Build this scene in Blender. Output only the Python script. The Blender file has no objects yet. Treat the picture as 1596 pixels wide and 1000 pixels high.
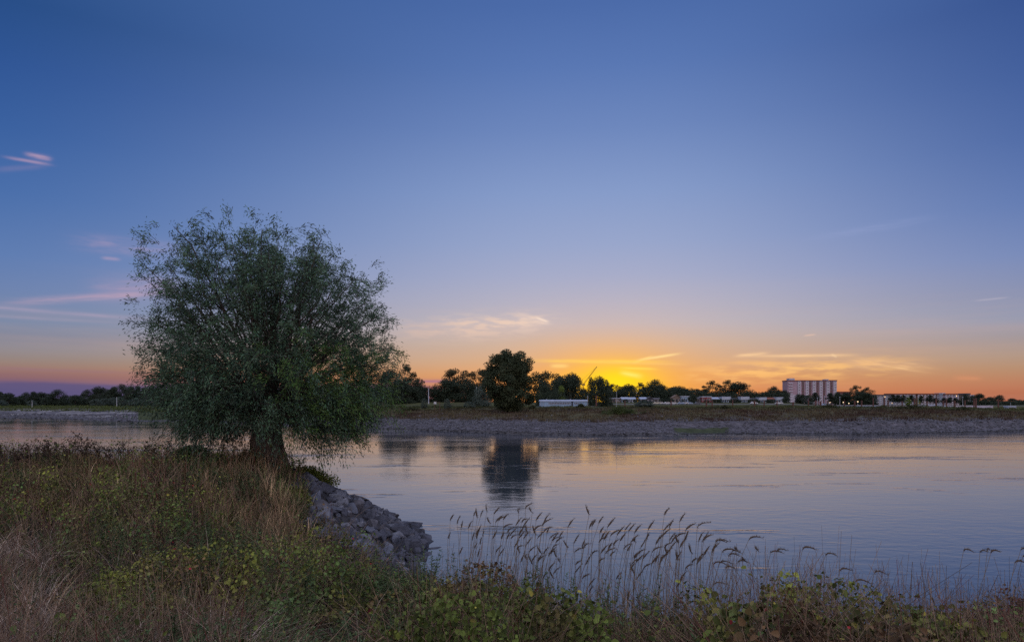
import bpy, math, random
import numpy as np
from mathutils import Vector, Matrix
sc = bpy.context.scene
R = math.radians
rs = np.random.RandomState(7)
random.seed(7)

# ---------------------------------------------------------------- camera
F = 1040.0; CX = 798.0; HY = 628.0; EYE = 5.5      # focal length and horizon of the photograph, in its pixels
cam = bpy.data.cameras.new('camera'); cam_o = bpy.data.objects.new('camera', cam)
sc.collection.objects.link(cam_o); sc.camera = cam_o
cam.sensor_width = 36; cam.lens = F/1596*36; cam.shift_y = (HY-500)/1596
cam.clip_start = 0.1; cam.clip_end = 20000
cam_o.location = (0, 0, EYE); cam_o.rotation_euler = (R(90), 0, 0)
SUN_AZ = math.atan((948-CX)/F); SUN_EL = R(0.9)
# ---------------------------------------------------------------- sun
sl = bpy.data.lights.new('sun', 'SUN'); sl.energy = 0.35; sl.angle = R(1.5); sl.color = (1.0, 0.5, 0.2)
so = bpy.data.objects.new('sun', sl); sc.collection.objects.link(so)
sd = Vector((math.sin(SUN_AZ)*math.cos(SUN_EL), math.cos(SUN_AZ)*math.cos(SUN_EL), math.sin(SUN_EL)))
so.rotation_euler = sd.to_track_quat('Z', 'Y').to_euler()
# ---------------------------------------------------------------- exposure
sc.view_settings.view_transform = 'Standard'; sc.view_settings.look = 'None'
sc.view_settings.exposure = 0.0; sc.view_settings.gamma = 1.0; sc.view_settings.use_curve_mapping = False
sc.render.engine = 'CYCLES'
sc.cycles.use_denoising = False
sc.cycles.sample_clamp_direct = 3.0; sc.cycles.sample_clamp_indirect = 3.0
sc.cycles.max_bounces = 6; sc.cycles.diffuse_bounces = 3; sc.cycles.transparent_max_bounces = 4; sc.cycles.caustics_reflective = False

def lin(c):
    return tuple(((x/255)/12.92 if x/255 <= 0.04045 else ((x/255+0.055)/1.055)**2.4) for x in c)
def az_el(px, py):
    u = (px-CX)/F; v = (HY-py)/F
    return math.atan(u), math.atan(v/math.sqrt(1+u*u))

# ---------------------------------------------------------------- world: dusk sky with thin lit clouds
world = bpy.data.worlds.new('World'); sc.world = world; world.use_nodes = True
wt = world.node_tree; wt.nodes.clear(); wl = wt.links
def N(t, **k):
    n = wt.nodes.new(t)
    for a, b in k.items(): setattr(n, a, b)
    return n
def setin(i, v):
    if hasattr(v, 'links') and hasattr(v, 'is_output'): wl.new(v, i)
    else: i.default_value = v
def M(op, a, b=None, c=None, clamp=False):
    n = N('ShaderNodeMath', operation=op, use_clamp=clamp); setin(n.inputs[0], a)
    if b is not None: setin(n.inputs[1], b)
    if c is not None: setin(n.inputs[2], c)
    return n.outputs[0]
def MIX(f, a, b):
    n = N('ShaderNodeMix', data_type='RGBA'); setin(n.inputs[0], f)
    for i, v in ((6, a), (7, b)):
        if isinstance(v, tuple): n.inputs[i].default_value = (*v[:3], 1)
        else: wl.new(v, n.inputs[i])
    return n.outputs[2]
def SM(x, lo, hi):
    n = N('ShaderNodeMapRange', interpolation_type='SMOOTHSTEP'); setin(n.inputs[0], x)
    n.inputs[1].default_value = lo; n.inputs[2].default_value = hi
    return n.outputs[0]
tc = N('ShaderNodeTexCoord'); sp = N('ShaderNodeSeparateXYZ'); wl.new(tc.outputs['Generated'], sp.inputs[0])
X, Y, Z = sp.outputs
AZ = M('ARCTAN2', X, Y); EL = M('ARCSINE', Z)
def ramp(px, stops, tail):
    r = N('ShaderNodeValToRGB'); setin(r.inputs[0], M('DIVIDE', EL, 1.6)); e = r.color_ramp
    pts = [(az_el(px, y)[1]/1.6, lin(c)) for y, c in stops]
    pts = [(max(0, p), c) for p, c in pts] + [(0.55, lin(tail)), (1.0, lin(tail))]
    e.elements[0].position = pts[0][0]; e.elements[0].color = (*pts[0][1], 1)
    e.elements[1].position = 1.0; e.elements[1].color = (*pts[-1][1], 1)
    for p, c in pts[1:-1]:
        q = e.elements.new(p); q.color = (*c, 1)
    return r.outputs[0]
rc = ramp(945, [(626,(210,130,84)),(605,(216,142,90)),(585,(221,158,106)),(562,(211,170,136)),(535,(202,177,160)),(505,(188,180,186)),(470,(177,176,194)),
    (430,(162,170,200)),(380,(148,164,202)),(300,(131,154,200)),(200,(107,134,188)),(100,(87,118,178)),(0,(73,105,167)),(-300,(84,112,170))], (196,200,228))
rl = ramp(30, [(626,(80,84,128)),(606,(80,85,130)),(598,(100,85,124)),(592,(118,91,113)),(586,(137,100,107)),(578,(144,109,109)),(569,(150,124,115)),(558,(143,130,128)),(543,(142,137,145)),(525,(130,133,152)),(500,(116,134,166)),
    (450,(104,128,174)),(400,(90,122,176)),(300,(68,107,168)),(200,(52,93,157)),(100,(42,82,146)),(0,(34,74,132)),(-300,(64,98,152))], (196,200,228))
rr = ramp(1560, [(626,(166,96,80)),(612,(174,106,83)),(604,(180,116,92)),(590,(179,127,101)),(575,(173,137,113)),(555,(168,146,134)),(530,(155,146,152)),(500,(142,149,174)),
    (460,(130,140,174)),(400,(110,132,182)),(320,(88,116,174)),(220,(68,98,160)),(120,(56,87,150)),(0,(46,76,138)),(-300,(74,104,158))], (196,200,228))
back_fill = ramp(945, [(626,(225,190,190)),(600,(238,200,196)),(560,(248,214,210)),(480,(240,222,224)),(380,(226,218,230)),(200,(212,210,232)),(0,(204,206,232))], (196,200,228))  # unseen sky behind and overhead tail colour, brightened and warmed as foreground fill
fL = M('MULTIPLY', SM(AZ, 0.10, -0.74), 1.0); fR = SM(AZ, 0.16, 0.80)
sky = MIX(fL, rc, rl); sky = MIX(fR, sky, rr); sky = MIX(SM(Y, 0.35, -0.45), sky, back_fill)
# faint horizontal veils
def noise(sx, sy, sz, det=3, rough=.55, off=0.0, rot=0.0):
    m = N('ShaderNodeCombineXYZ'); c, s = math.cos(rot), math.sin(rot)
    setin(m.inputs[0], M('MULTIPLY', M('ADD', M('MULTIPLY', AZ, c), M('MULTIPLY', EL, s)), sx))
    setin(m.inputs[1], M('MULTIPLY', M('SUBTRACT', M('MULTIPLY', EL, c), M('MULTIPLY', AZ, s)), sy)); m.inputs[2].default_value = off
    n = N('ShaderNodeTexNoise'); wl.new(m.outputs[0], n.inputs['Vector']); n.inputs['Scale'].default_value = sz
    n.inputs['Detail'].default_value = det; n.inputs['Roughness'].default_value = rough
    return n.outputs['Fac']
veil = M('MULTIPLY', SM(noise(2.5, 34, 1.0, 4), 0.47, 0.75), M('MULTIPLY', SM(EL, 0.20, 0.03), 0.13))
sky = MIX(veil, sky, lin((232,180,150)))
# glow round the sun
da = M('SUBTRACT', AZ, SUN_AZ+0.003)
def gauss(cx_, ce, ra, re_):
    a = M('DIVIDE', M('SUBTRACT', AZ, cx_), ra); b = M('DIVIDE', M('SUBTRACT', EL, ce), re_); a = M('MULTIPLY', a, a); b = M('MULTIPLY', b, b)
    return M('EXPONENT', M('MULTIPLY', M('ADD', a, b), -1.0))
sky = MIX(M('MULTIPLY', gauss(SUN_AZ, 0.01, 0.13, 0.075), 0.70), sky, lin((255,176,70)))
sky = MIX(M('MULTIPLY', gauss(SUN_AZ+.008, 0.02, 0.074, 0.042), .97), sky, lin((255,196,20)))
sky = MIX(M('MULTIPLY', gauss(SUN_AZ+.012, 0.03, 0.045, 0.022), 0.85), sky, lin((255,226,34)))
# low violet cloud bank
edge = M('ADD', az_el(30, 595)[1], M('MULTIPLY', M('SUBTRACT', noise(7, 8, 1.0, 3, off=4.2), .5), 0.016))
bank = M('MULTIPLY', SM(M('SUBTRACT', EL, edge), 0.003, -0.003), SM(AZ, -0.04, -0.17))
sky = MIX(M('MULTIPLY', bank, 0.85), sky, MIX(SM(AZ,-.6,-.2), lin((88,82,124)), lin((108,92,130))))
_nz = {}
def streak(px, py, L, T, ang, col, s, stri=0.6, seed=0.0, sharp=0.0):
    global sky
    a0, e0 = az_el(px, py); c, sn = math.cos(R(ang)), math.sin(R(ang))
    x = M('SUBTRACT', AZ, a0); y = M('SUBTRACT', EL, e0)
    p = M('DIVIDE', M('ADD', M('MULTIPLY', x, c), M('MULTIPLY', y, sn)), L/F)
    q = M('DIVIDE', M('SUBTRACT', M('MULTIPLY', y, c), M('MULTIPLY', x, sn)), T/F)
    if sharp: q = M('MULTIPLY', q, M('ADD', 1.0, M('MULTIPLY', p, -sharp)))
    m = M('EXPONENT', M('MULTIPLY', M('ADD', M('MULTIPLY', M('MULTIPLY', p, p), M('MULTIPLY', p, p)), M('MULTIPLY', q, q)), -1.0))
    if stri:
        key = (round(ang/9)*9, T < 9)
        if key not in _nz: _nz[key] = SM(noise(26, 260 if T < 9 else 130, 1.0, 3, off=key[0]*.37+3*key[1], rot=R(key[0])), 0.38, 0.66)
        nz = _nz[key]
        m = M('MULTIPLY', m, M('ADD', 1-stri, M('MULTIPLY', nz, stri)))
    sky = MIX(M('MULTIPLY', m, s, clamp=True), sky, lin(col))
P1 = (222,176,190)
for a in [(60,244,13,3.0,0,P1,.45,.5),(67,247,8,2.0,0,P1,.22,0),(44,251,22,1.8,0,P1,.4,.3),(30,262,26,3,16,P1,.12,.3),(173,403,10,2.0,0,P1,.35,.3),(205,385,60,10,0,P1,.22,.7),
    (150,463,88,4.5,9,(204,166,182),.50,.5),(215,447,50,14,8,(206,164,182),.35,.5),(80,486,110,2.6,-1,(176,160,184),.5,.4),(60,496,90,2,0,(176,160,180),.3,.4),
    (775,505,84,14,3,(232,204,186),.95,.8),(700,514,90,15,0,(222,190,172),.55,.7),(832,498,24,5,-12,(240,214,196),.6,.8),(845,498,10,1.6,-20,(250,226,206),.7,0),
    (1026,556,30,1.9,8,(255,220,150),.95,.15),(1002,560,14,1.5,20,(255,214,130),.7,0),(935,563,95,2.6,-1,(255,212,96),.85,.35),(1000,566,60,1.6,-2,(255,206,120),.4,.3),(872,570,13,2.8,0,(255,216,130),.85,.3),
    (984,583,16,3.8,-12,(255,236,120),.85,.4),(995,574,26,1.8,-3,(255,222,96),.7,.3),(1172,552,22,2.4,4,(246,204,156),.8,.4),(1245,554,66,2.0,-1,(246,204,156),.8,.3),
    (1225,577,135,14,2,(252,196,120),.8,.95),(1200,566,60,3,-2,(248,190,120),.5,.6),(1160,583,70,3,-2,(250,184,104),.5,.7),(1385,569,46,6,-7,(248,200,146),.8,.8),(1340,566,70,6,0,(240,184,130),.35,.8),
    (1300,554,4,1.6,-30,(250,212,165),.5,0),(1545,466,16,1.1,2,(176,172,190),.6,0),(1262,522,7,1.1,5,(226,190,170),.6,0),(1350,358,70,5,4,(146,160,204),.35,.6),
    (1508,589,14,3,-4,(226,150,110),.4,.3),(673,594,26,3.5,0,(150,104,142),.8,.4),(676,604,22,2,0,(206,110,110),.5,.3),(50,575,120,2.5,-1,(150,112,126),.4,.5)]:
    streak(*a)
# small share of physical sky added over the whole dome
st = N('ShaderNodeTexSky'); st.sky_type = 'NISHITA'; st.sun_disc = False; st.sun_elevation = SUN_EL; st.sun_rotation = SUN_AZ
bg1 = N('ShaderNodeBackground'); wl.new(sky, bg1.inputs[0]); wl.new(M('ADD', 1.0, M('MULTIPLY', M('MAXIMUM', SM(Y, 0.2, -0.5), SM(Z, .72, .95)), 0.5)), bg1.inputs[1])  # added boost behind the camera and overhead, fill light for the dark foreground
bg2 = N('ShaderNodeBackground'); wl.new(st.outputs[0], bg2.inputs[0]); bg2.inputs[1].default_value = 0.05
ad = N('ShaderNodeAddShader'); wl.new(bg1.outputs[0], ad.inputs[0]); wl.new(bg2.outputs[0], ad.inputs[1])
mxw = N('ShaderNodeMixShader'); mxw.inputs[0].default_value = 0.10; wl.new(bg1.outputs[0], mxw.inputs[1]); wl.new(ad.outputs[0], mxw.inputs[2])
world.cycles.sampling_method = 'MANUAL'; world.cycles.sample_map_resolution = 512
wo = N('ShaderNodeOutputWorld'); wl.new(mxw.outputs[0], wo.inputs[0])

# ---------------------------------------------------------------- helpers
col = bpy.data.collections.new('river_scene'); sc.collection.children.link(col)
def tag(o, label=None, cat=None, group=None, kind=None):
    if label: o['label'] = label
    if cat: o['category'] = cat
    if group: o['group'] = group
    if kind: o['kind'] = kind
    return o
def empty(name, loc, rz=0):
    o = bpy.data.objects.new(name, None); col.objects.link(o); o.location = loc; o.rotation_euler = (0, 0, rz); o.empty_display_size = .3
    return o
def link(name, me, parent=None, loc=None):
    o = bpy.data.objects.new(name, me); col.objects.link(o)
    if parent: o.parent = parent
    if loc is not None: o.location = loc
    return o
def kids(o): return list(o.children)
def copy_tree(o, parent=None):
    c = o.copy(); col.objects.link(c); c.parent = parent
    for ch in kids(o): copy_tree(ch, c)
    return c
def np_mesh(name, V, faces, mat, colors=None, smooth=False):
    """V (n,3); faces: list of (m,k) index arrays; colors (n,3) per vertex."""
    me = bpy.data.meshes.new(name); V = np.asarray(V, dtype=np.float32)
    me.vertices.add(len(V)); me.vertices.foreach_set('co', V.ravel())
    faces = [np.asarray(f, dtype=np.int32) for f in faces if len(f)]
    loops = np.concatenate([f.ravel() for f in faces]); tot = np.concatenate([np.full(len(f), f.shape[1], np.int32) for f in faces])
    start = np.concatenate([[0], np.cumsum(tot)[:-1]]).astype(np.int32)
    me.loops.add(len(loops)); me.loops.foreach_set('vertex_index', loops)
    me.polygons.add(len(tot)); me.polygons.foreach_set('loop_start', start); me.polygons.foreach_set('loop_total', tot)
    if smooth: me.polygons.foreach_set('use_smooth', np.ones(len(tot), dtype=bool))
    me.update(calc_edges=True)
    if colors is not None:
        a = me.color_attributes.new('tint', 'FLOAT_COLOR', 'POINT')
        c4 = np.ones((len(V), 4), np.float32); c4[:, :3] = colors; a.data.foreach_set('color', c4.ravel())
    if mat: me.materials.append(mat)
    return me
def vnoise(x, y, scale=1.0, seed=0):
    x = np.asarray(x, float)*scale+seed*17.13+1000; y = np.asarray(y, float)*scale+seed*31.7+1000
    xi = np.floor(x).astype(np.int64); yi = np.floor(y).astype(np.int64); fx = x-xi; fy = y-yi
    fx = fx*fx*(3-2*fx); fy = fy*fy*(3-2*fy)
    def h(a, b):
        n = (a*374761393+b*668265263+seed*974711) & 0x7fffffff
        n = ((n ^ (n >> 13))*1274126177) & 0x7fffffff
        return ((n ^ (n >> 16)) & 0xffff)/65535.0
    return (h(xi,yi)*(1-fx)+h(xi+1,yi)*fx)*(1-fy)+(h(xi,yi+1)*(1-fx)+h(xi+1,yi+1)*fx)*fy
def fbm(x, y, scale=1.0, seed=0, o=3):
    s = 0; a = 1; t = 0
    for i in range(o): s = s+a*vnoise(x, y, scale*2**i, seed+i); t += a; a *= .5
    return s/t
def norm(v): return v/np.maximum(np.linalg.norm(v, axis=-1, keepdims=True), 1e-9)
def rand_dir(n, r=rs):
    return norm(r.normal(size=(n, 3)))

# materials
def mat(name, color, rough=.8, spec=.3, metal=0.0, nscale=None, namt=.25, bump=0.0, tint=False, transl=0.0, emit=None, bscale=None):
    m = bpy.data.materials.new(name); m.use_nodes = True; t = m.node_tree; b = t.nodes['Principled BSDF']
    b.inputs['Roughness'].default_value = rough; b.inputs['Specular IOR Level'].default_value = spec; b.inputs['Metallic'].default_value = metal
    b.inputs['Base Color'].default_value = (*color, 1)
    src = None
    if tint:
        a = t.nodes.new('ShaderNodeAttribute'); a.attribute_name = 'tint'; src = a.outputs['Color']
    if nscale:
        g = t.nodes.new('ShaderNodeTexCoord'); n = t.nodes.new('ShaderNodeTexNoise'); t.links.new(g.outputs['Object'], n.inputs['Vector'])
        n.inputs['Scale'].default_value = nscale; n.inputs['Detail'].default_value = 5
        mr = t.nodes.new('ShaderNodeMapRange'); t.links.new(n.outputs['Fac'], mr.inputs[0]); mr.inputs[1].default_value = .3; mr.inputs[2].default_value = .7
        mr.inputs[3].default_value = 1-namt; mr.inputs[4].default_value = 1+namt
        mu = t.nodes.new('ShaderNodeVectorMath'); mu.operation = 'SCALE'; t.links.new(mr.outputs[0], mu.inputs['Scale'])
        if src: t.links.new(src, mu.inputs[0])
        else: mu.inputs[0].default_value = color
        src = mu.outputs[0]
        if bump:
            n2 = t.nodes.new('ShaderNodeTexNoise'); t.links.new(g.outputs['Object'], n2.inputs['Vector']); n2.inputs['Scale'].default_value = bscale or nscale*2; n2.inputs['Detail'].default_value = 6
            bp = t.nodes.new('ShaderNodeBump'); bp.inputs['Strength'].default_value = bump; bp.inputs['Distance'].default_value = .05
            t.links.new(n2.outputs['Fac'], bp.inputs['Height']); t.links.new(bp.outputs[0], b.inputs['Normal'])
    if src: t.links.new(src, b.inputs['Base Color'])
    if transl:
        tr = t.nodes.new('ShaderNodeBsdfTranslucent'); mx = t.nodes.new('ShaderNodeMixShader'); mx.inputs[0].default_value = transl
        if src: t.links.new(src, tr.inputs[0])
        else: tr.inputs[0].default_value = (*color, 1)
        t.links.new(b.outputs[0], mx.inputs[1]); t.links.new(tr.outputs[0], mx.inputs[2]); t.links.new(mx.outputs[0], t.nodes['Material Output'].inputs[0])
    if emit:
        b.inputs['Emission Color'].default_value = (*emit[0], 1); b.inputs['Emission Strength'].default_value = emit[1]
    return m
m_leaf = mat('leaf', (.06,.08,.03), .6, .12, tint=True, transl=.15)
m_wleaf = mat('willow_leaf', (.06,.08,.03), .55, .22, tint=True, transl=.2)
m_blade = mat('grass_blade', (.2,.16,.09), .8, .05, tint=True, transl=.07)
m_bark = mat('bark', (.075,.06,.05), .95, .1, nscale=3.5, namt=.5, bump=.9, bscale=9)
m_twig = mat('twig', (.05,.042,.03), .9, .1, nscale=3, namt=.3)
m_ground = mat('bank_soil', (.1,.09,.06), .95, .1, tint=True, nscale=.9, namt=.35, bump=.6, bscale=6)
m_stone = mat('riprap_stone', (.27,.27,.31), .85, .25, nscale=2.2, namt=.38, bump=.7, bscale=11, tint=True)
m_seed = mat('dry_seed', (.085,.060,.042), .9, .1, nscale=30, namt=.3)

# mesh builder for man-made things
class MB:
    def __init__(s): s.v = []; s.f = []
    def add(s, vs, fs):
        o = len(s.v); s.v += [tuple(v) for v in vs]; s.f += [tuple(i+o for i in f) for f in fs]; return s
    def box(s, c, d, rz=0):
        x, y, z = d[0]/2, d[1]/2, d[2]/2; cs, sn = math.cos(rz), math.sin(rz)
        vs = [(c[0]+a*cs-b*sn, c[1]+a*sn+b*cs, c[2]+e) for a in (-x, x) for b in (-y, y) for e in (-z, z)]
        return s.add(vs, [(0,1,3,2),(4,6,7,5),(0,4,5,1),(2,3,7,6),(0,2,6,4),(1,5,7,3)])
    def box0(s, x0, x1, y0, y1, z0, z1): return s.box(((x0+x1)/2, (y0+y1)/2, (z0+z1)/2), (abs(x1-x0), abs(y1-y0), abs(z1-z0)))
    def tube(s, pts, rad, n=8):
        pts = [Vector(p) for p in pts]; rad = rad if isinstance(rad, (list, tuple)) else [rad]*len(pts)
        vs = []; up = Vector((0.13, .2, 1)).normalized()
        for i, p in enumerate(pts):
            d = (pts[min(i+1, len(pts)-1)]-pts[max(i-1, 0)]).normalized()
            a = d.cross(up); a = a if a.length > .05 else d.cross(Vector((1,0,0))); a.normalize(); b = d.cross(a)
            vs += [p+(a*math.cos(2*math.pi*k/n)+b*math.sin(2*math.pi*k/n))*rad[i] for k in range(n)]
        fs = [(i*n+k, i*n+(k+1)%n, (i+1)*n+(k+1)%n, (i+1)*n+k) for i in range(len(pts)-1) for k in range(n)]
        fs += [tuple(range(n))[::-1], tuple((len(pts)-1)*n+k for k in range(n))]
        return s.add(vs, fs)
    def prism(s, prof, axis, a, b):
        """profile of 2-D points swept along x or y from a to b"""
        n = len(prof); vs = [((t, p[0], p[1]) if axis == 'x' else (p[0], t, p[1])) for t in (a, b) for p in prof]
        return s.add(vs, [tuple(range(n))[::-1], tuple(range(n, 2*n))]+[(i, (i+1)%n, n+(i+1)%n, n+i) for i in range(n)])
    def build(s, name, m, parent=None, smooth=False):
        me = bpy.data.meshes.new(name); me.from_pydata(s.v, [], s.f); me.materials.append(m)
        import bmesh
        b = bmesh.new(); b.from_mesh(me); bmesh.ops.recalc_face_normals(b, faces=b.faces); b.to_mesh(me); b.free()
        if smooth:
            for p in me.polygons: p.use_smooth = True
        return link(name, me, parent)

# vectorised foliage ------------------------------------------------------
def tubes(P, Rd, n=4):
    """P (N,K,3) polylines, Rd (N,K) radii -> verts, quads"""
    Nn, K, _ = P.shape
    T = np.empty_like(P); T[:, 1:-1] = P[:, 2:]-P[:, :-2]; T[:, 0] = P[:, 1]-P[:, 0]; T[:, -1] = P[:, -1]-P[:, -2]; T = norm(T)
    ref = np.array([.31, .17, .93]); A = norm(np.cross(T, ref)); B = np.cross(T, A)
    ang = np.arange(n)*2*math.pi/n
    V = P[:, :, None, :]+Rd[:, :, None, None]*(A[:, :, None, :]*np.cos(ang)[None, None, :, None]+B[:, :, None, :]*np.sin(ang)[None, None, :, None])
    idx = np.arange(Nn*K*n).reshape(Nn, K, n); a = idx[:, :-1]; b = idx[:, 1:]
    Q = np.stack([a, np.roll(a, -1, 2), np.roll(b, -1, 2), b], -1).reshape(-1, 4)
    return V.reshape(-1, 3), Q
def leaves_diamond(P, D, Nn, L, W):
    """diamond leaf, 4 verts"""
    S = norm(np.cross(D, Nn)); L = np.asarray(L).reshape(-1, 1); W = np.asarray(W).reshape(-1, 1)
    a = P; b = P+D*L*.45+S*W*.5; c = P+D*L; d = P+D*L*.45-S*W*.5
    V = np.stack([a, b, c, d], 1).reshape(-1, 3); Q = np.arange(len(V)).reshape(-1, 4)
    return V, Q
def leaves_broad(P, D, Nn, L, W):
    """folded oval leaf, 6 verts and two quads"""
    S = norm(np.cross(D, Nn)); U = np.cross(S, D); L = np.asarray(L).reshape(-1, 1); W = np.asarray(W).reshape(-1, 1)
    b = P; t = P+D*L-U*L*.12
    r1 = P+D*L*.28+S*W*.48+U*W*.16; r2 = P+D*L*.7+S*W*.38+U*W*.12; l1 = P+D*L*.28-S*W*.48+U*W*.16; l2 = P+D*L*.7-S*W*.38+U*W*.12
    V = np.stack([b, r1, r2, t, l2, l1], 1).reshape(-1, 3); n = np.arange(len(P))[:, None]*6
    return V, np.concatenate([n+np.array([[0,1,2,3]]), n+np.array([[0,3,4,5]])])
def blades(P, D, H, W, bend, K=4):
    """grass blades: base points, lean direction (xy), height, width, bend"""
    n = len(P); t = np.linspace(0, 1, K)[None, :, None]; H = H.reshape(-1, 1, 1); bd = bend.reshape(-1, 1, 1)
    D3 = np.concatenate([D, np.zeros((n, 1))], 1)[:, None, :]
    C = P[:, None, :]+np.array([0, 0, 1.0])*H*(t-bd*.35*t**2.2)+D3*H*bd*t**1.8
    S = norm(np.stack([-D[:, 1]+.3*rs.normal(size=n), D[:, 0]+.3*rs.normal(size=n), np.zeros(n)], 1))[:, None, :]
    w = W.reshape(-1, 1, 1)*(1-t)**.7*.5+W.reshape(-1, 1, 1)*.04
    V = np.stack([C-S*w, C+S*w], 2).reshape(-1, 3); idx = np.arange(n*K*2).reshape(n, K, 2)
    Q = np.stack([idx[:, :-1, 0], idx[:, :-1, 1], idx[:, 1:, 1], idx[:, 1:, 0]], -1).reshape(-1, 4)
    return V, Q, C
def merge(parts):
    V = []; Fq = []; Cc = []; o = 0
    for v, q, c in parts:
        V.append(v); Fq.append(q+o); o += len(v); Cc.append(np.broadcast_to(c, v.shape) if np.ndim(c) == 1 else c)
    return np.concatenate(V), Fq, np.concatenate(Cc)
def percol(c, k): return np.repeat(c, k, axis=0)

# ---------------------------------------------------------------- the setting: water, near bank, far bank
CREST = np.array([(-200,45),(-60,34),(-25,31),(-13,29.6),(-9.9,28.0),(-8.9,25.0),(-8.8,21.5),(-7.6,17.5),(-5.8,13.5),(-3.3,10.3),(0.0,8.3),(2.6,6.7),(4.0,6.0),(5.2,6.3),(7.5,7.7),(10,9),(40,26),(200,80)], float)
def crest_dist(x, y):
    """signed distance beyond the crest of the near bank (positive towards the river)"""
    x = np.asarray(x, float); y = np.asarray(y, float); best = np.full(x.shape, 1e9); sg = np.ones(x.shape)
    for a, b in zip(CREST[:-1], CREST[1:]):
        ab = b-a; t = np.clip(((x-a[0])*ab[0]+(y-a[1])*ab[1])/(ab@ab), 0, 1)
        dx = x-(a[0]+t*ab[0]); dy = y-(a[1]+t*ab[1]); d = np.hypot(dx, dy)
        s = np.where(ab[0]*dy-ab[1]*dx > 0, 1.0, -1.0)
        m = d < best; best = np.where(m, d, best); sg = np.where(m, s, sg)
    return best*sg
def near_z(x, y):
    x = np.asarray(x, float); y = np.asarray(y, float); r = np.hypot(x, y)
    top = np.interp(r, [0, 2.5, 6, 9, 14, 22, 30, 60, 300], [3.75, 3.65, 3.12, 2.88, 2.9, 3.05, 3.05, 3.3, 5.0])
    top = top-0.45*np.exp(-((x+3.2)**2+(y-14.5)**2)/9.0)+.35*np.exp(-((x+9.95)**2+(y-27)**2)/2.5)
    top = top+(fbm(x, y, .35, 3)-.5)*.35
    s = crest_dist(x, y); sp_ = np.logaddexp(0, s*1.8)/1.8
    return np.maximum(top-.56*sp_, -1.6)
def shore_y(px):
    return np.interp(px, [-3000,-600,0,60,150,230,300,350,450,600,700,800,950,1050,1200,1350,1500,1596,2000,4000],
        [641,648,651.5,652,655,657,656,659,664,669,672,676,679,677.5,676,677,674,671,664,650])
def far_z(x, y):
    x = np.asarray(x, float); y = np.maximum(np.asarray(y, float), 1); px = CX+F*x/y
    d0 = EYE*F/(shore_y(px)-HY); d0 = d0+2.5*(vnoise(x, 0*x, .11, 5)-.5)+1.2*(vnoise(x, 0*x, .5, 6)-.5); s = y-d0
    zr = np.interp(s, [-30,-3,0,6,24,31,60,88,97,108,250,262,290,400,3000], [-2,-.5,0,.6,2.6,3.05,3.8,4.35,4.2,-1,-1,4.4,6.05,5.6,6])
    zm = np.interp(s, [-30,-3,0,6,24,31,60,100,160,175,400,3000], [-2,-.5,0,.6,2.6,3.05,3.9,4.4,4.6,5.9,5.3,6])
    zl = np.interp(s, [-30,-3,0,30,75,95,130,400,3000], [-2,-.3,0,.7,2.1,3.3,3.9,4.6,6])
    wl_ = np.clip((560-px)/160, 0, 1); wr = np.clip((px-800)/40, 0, 1); low = np.clip((px-1440)/140, 0, 1)
    dk = np.clip((px-1235)/50, 0, 1); zr = np.where(s > 255, zr-dk*np.interp(s, [255,262,290,600,1500,3000],[0,.6,1.75,1.6,.6,0]), zr)
    zr = zr-low*np.interp(s, [0,24,60,97,120], [0,.1,.55,.75,0])
    z = zm*(1-wl_)*(1-wr)+zl*wl_+zr*wr
    # sand bar and still pool along the foot of the stones
    k = np.clip((px-1035)/25, 0, 1)*np.clip((1640-px)/60, 0, 1)
    pool = np.interp(s, [-4,-1,1.5,3,7,10,14], [-.6,.03,.06,-.12,-.12,.3,1.2]); k2 = k*(vnoise(x, 0*x, .035, 9) > .30)
    z = np.where((s < 14) & (s > -4), z*(1-k2)+pool*k2, z)
    z = z+.55*np.exp(-((x-(961-CX)/F*146)**2/64+(y-146)**2/14))
    land = np.clip(s/25, 0, 1)
    z = z+land*(fbm(x, y, .12, 11)-.5)*.5*np.clip(1-(s-120)/60, .15, 1)*(z > -.8)
    return z
def FP(px, d): return (px-CX)/F*d
def FG(px, d): x = FP(px, d); return x, d, float(far_z(np.array([x]), np.array([d]))[0])

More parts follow.
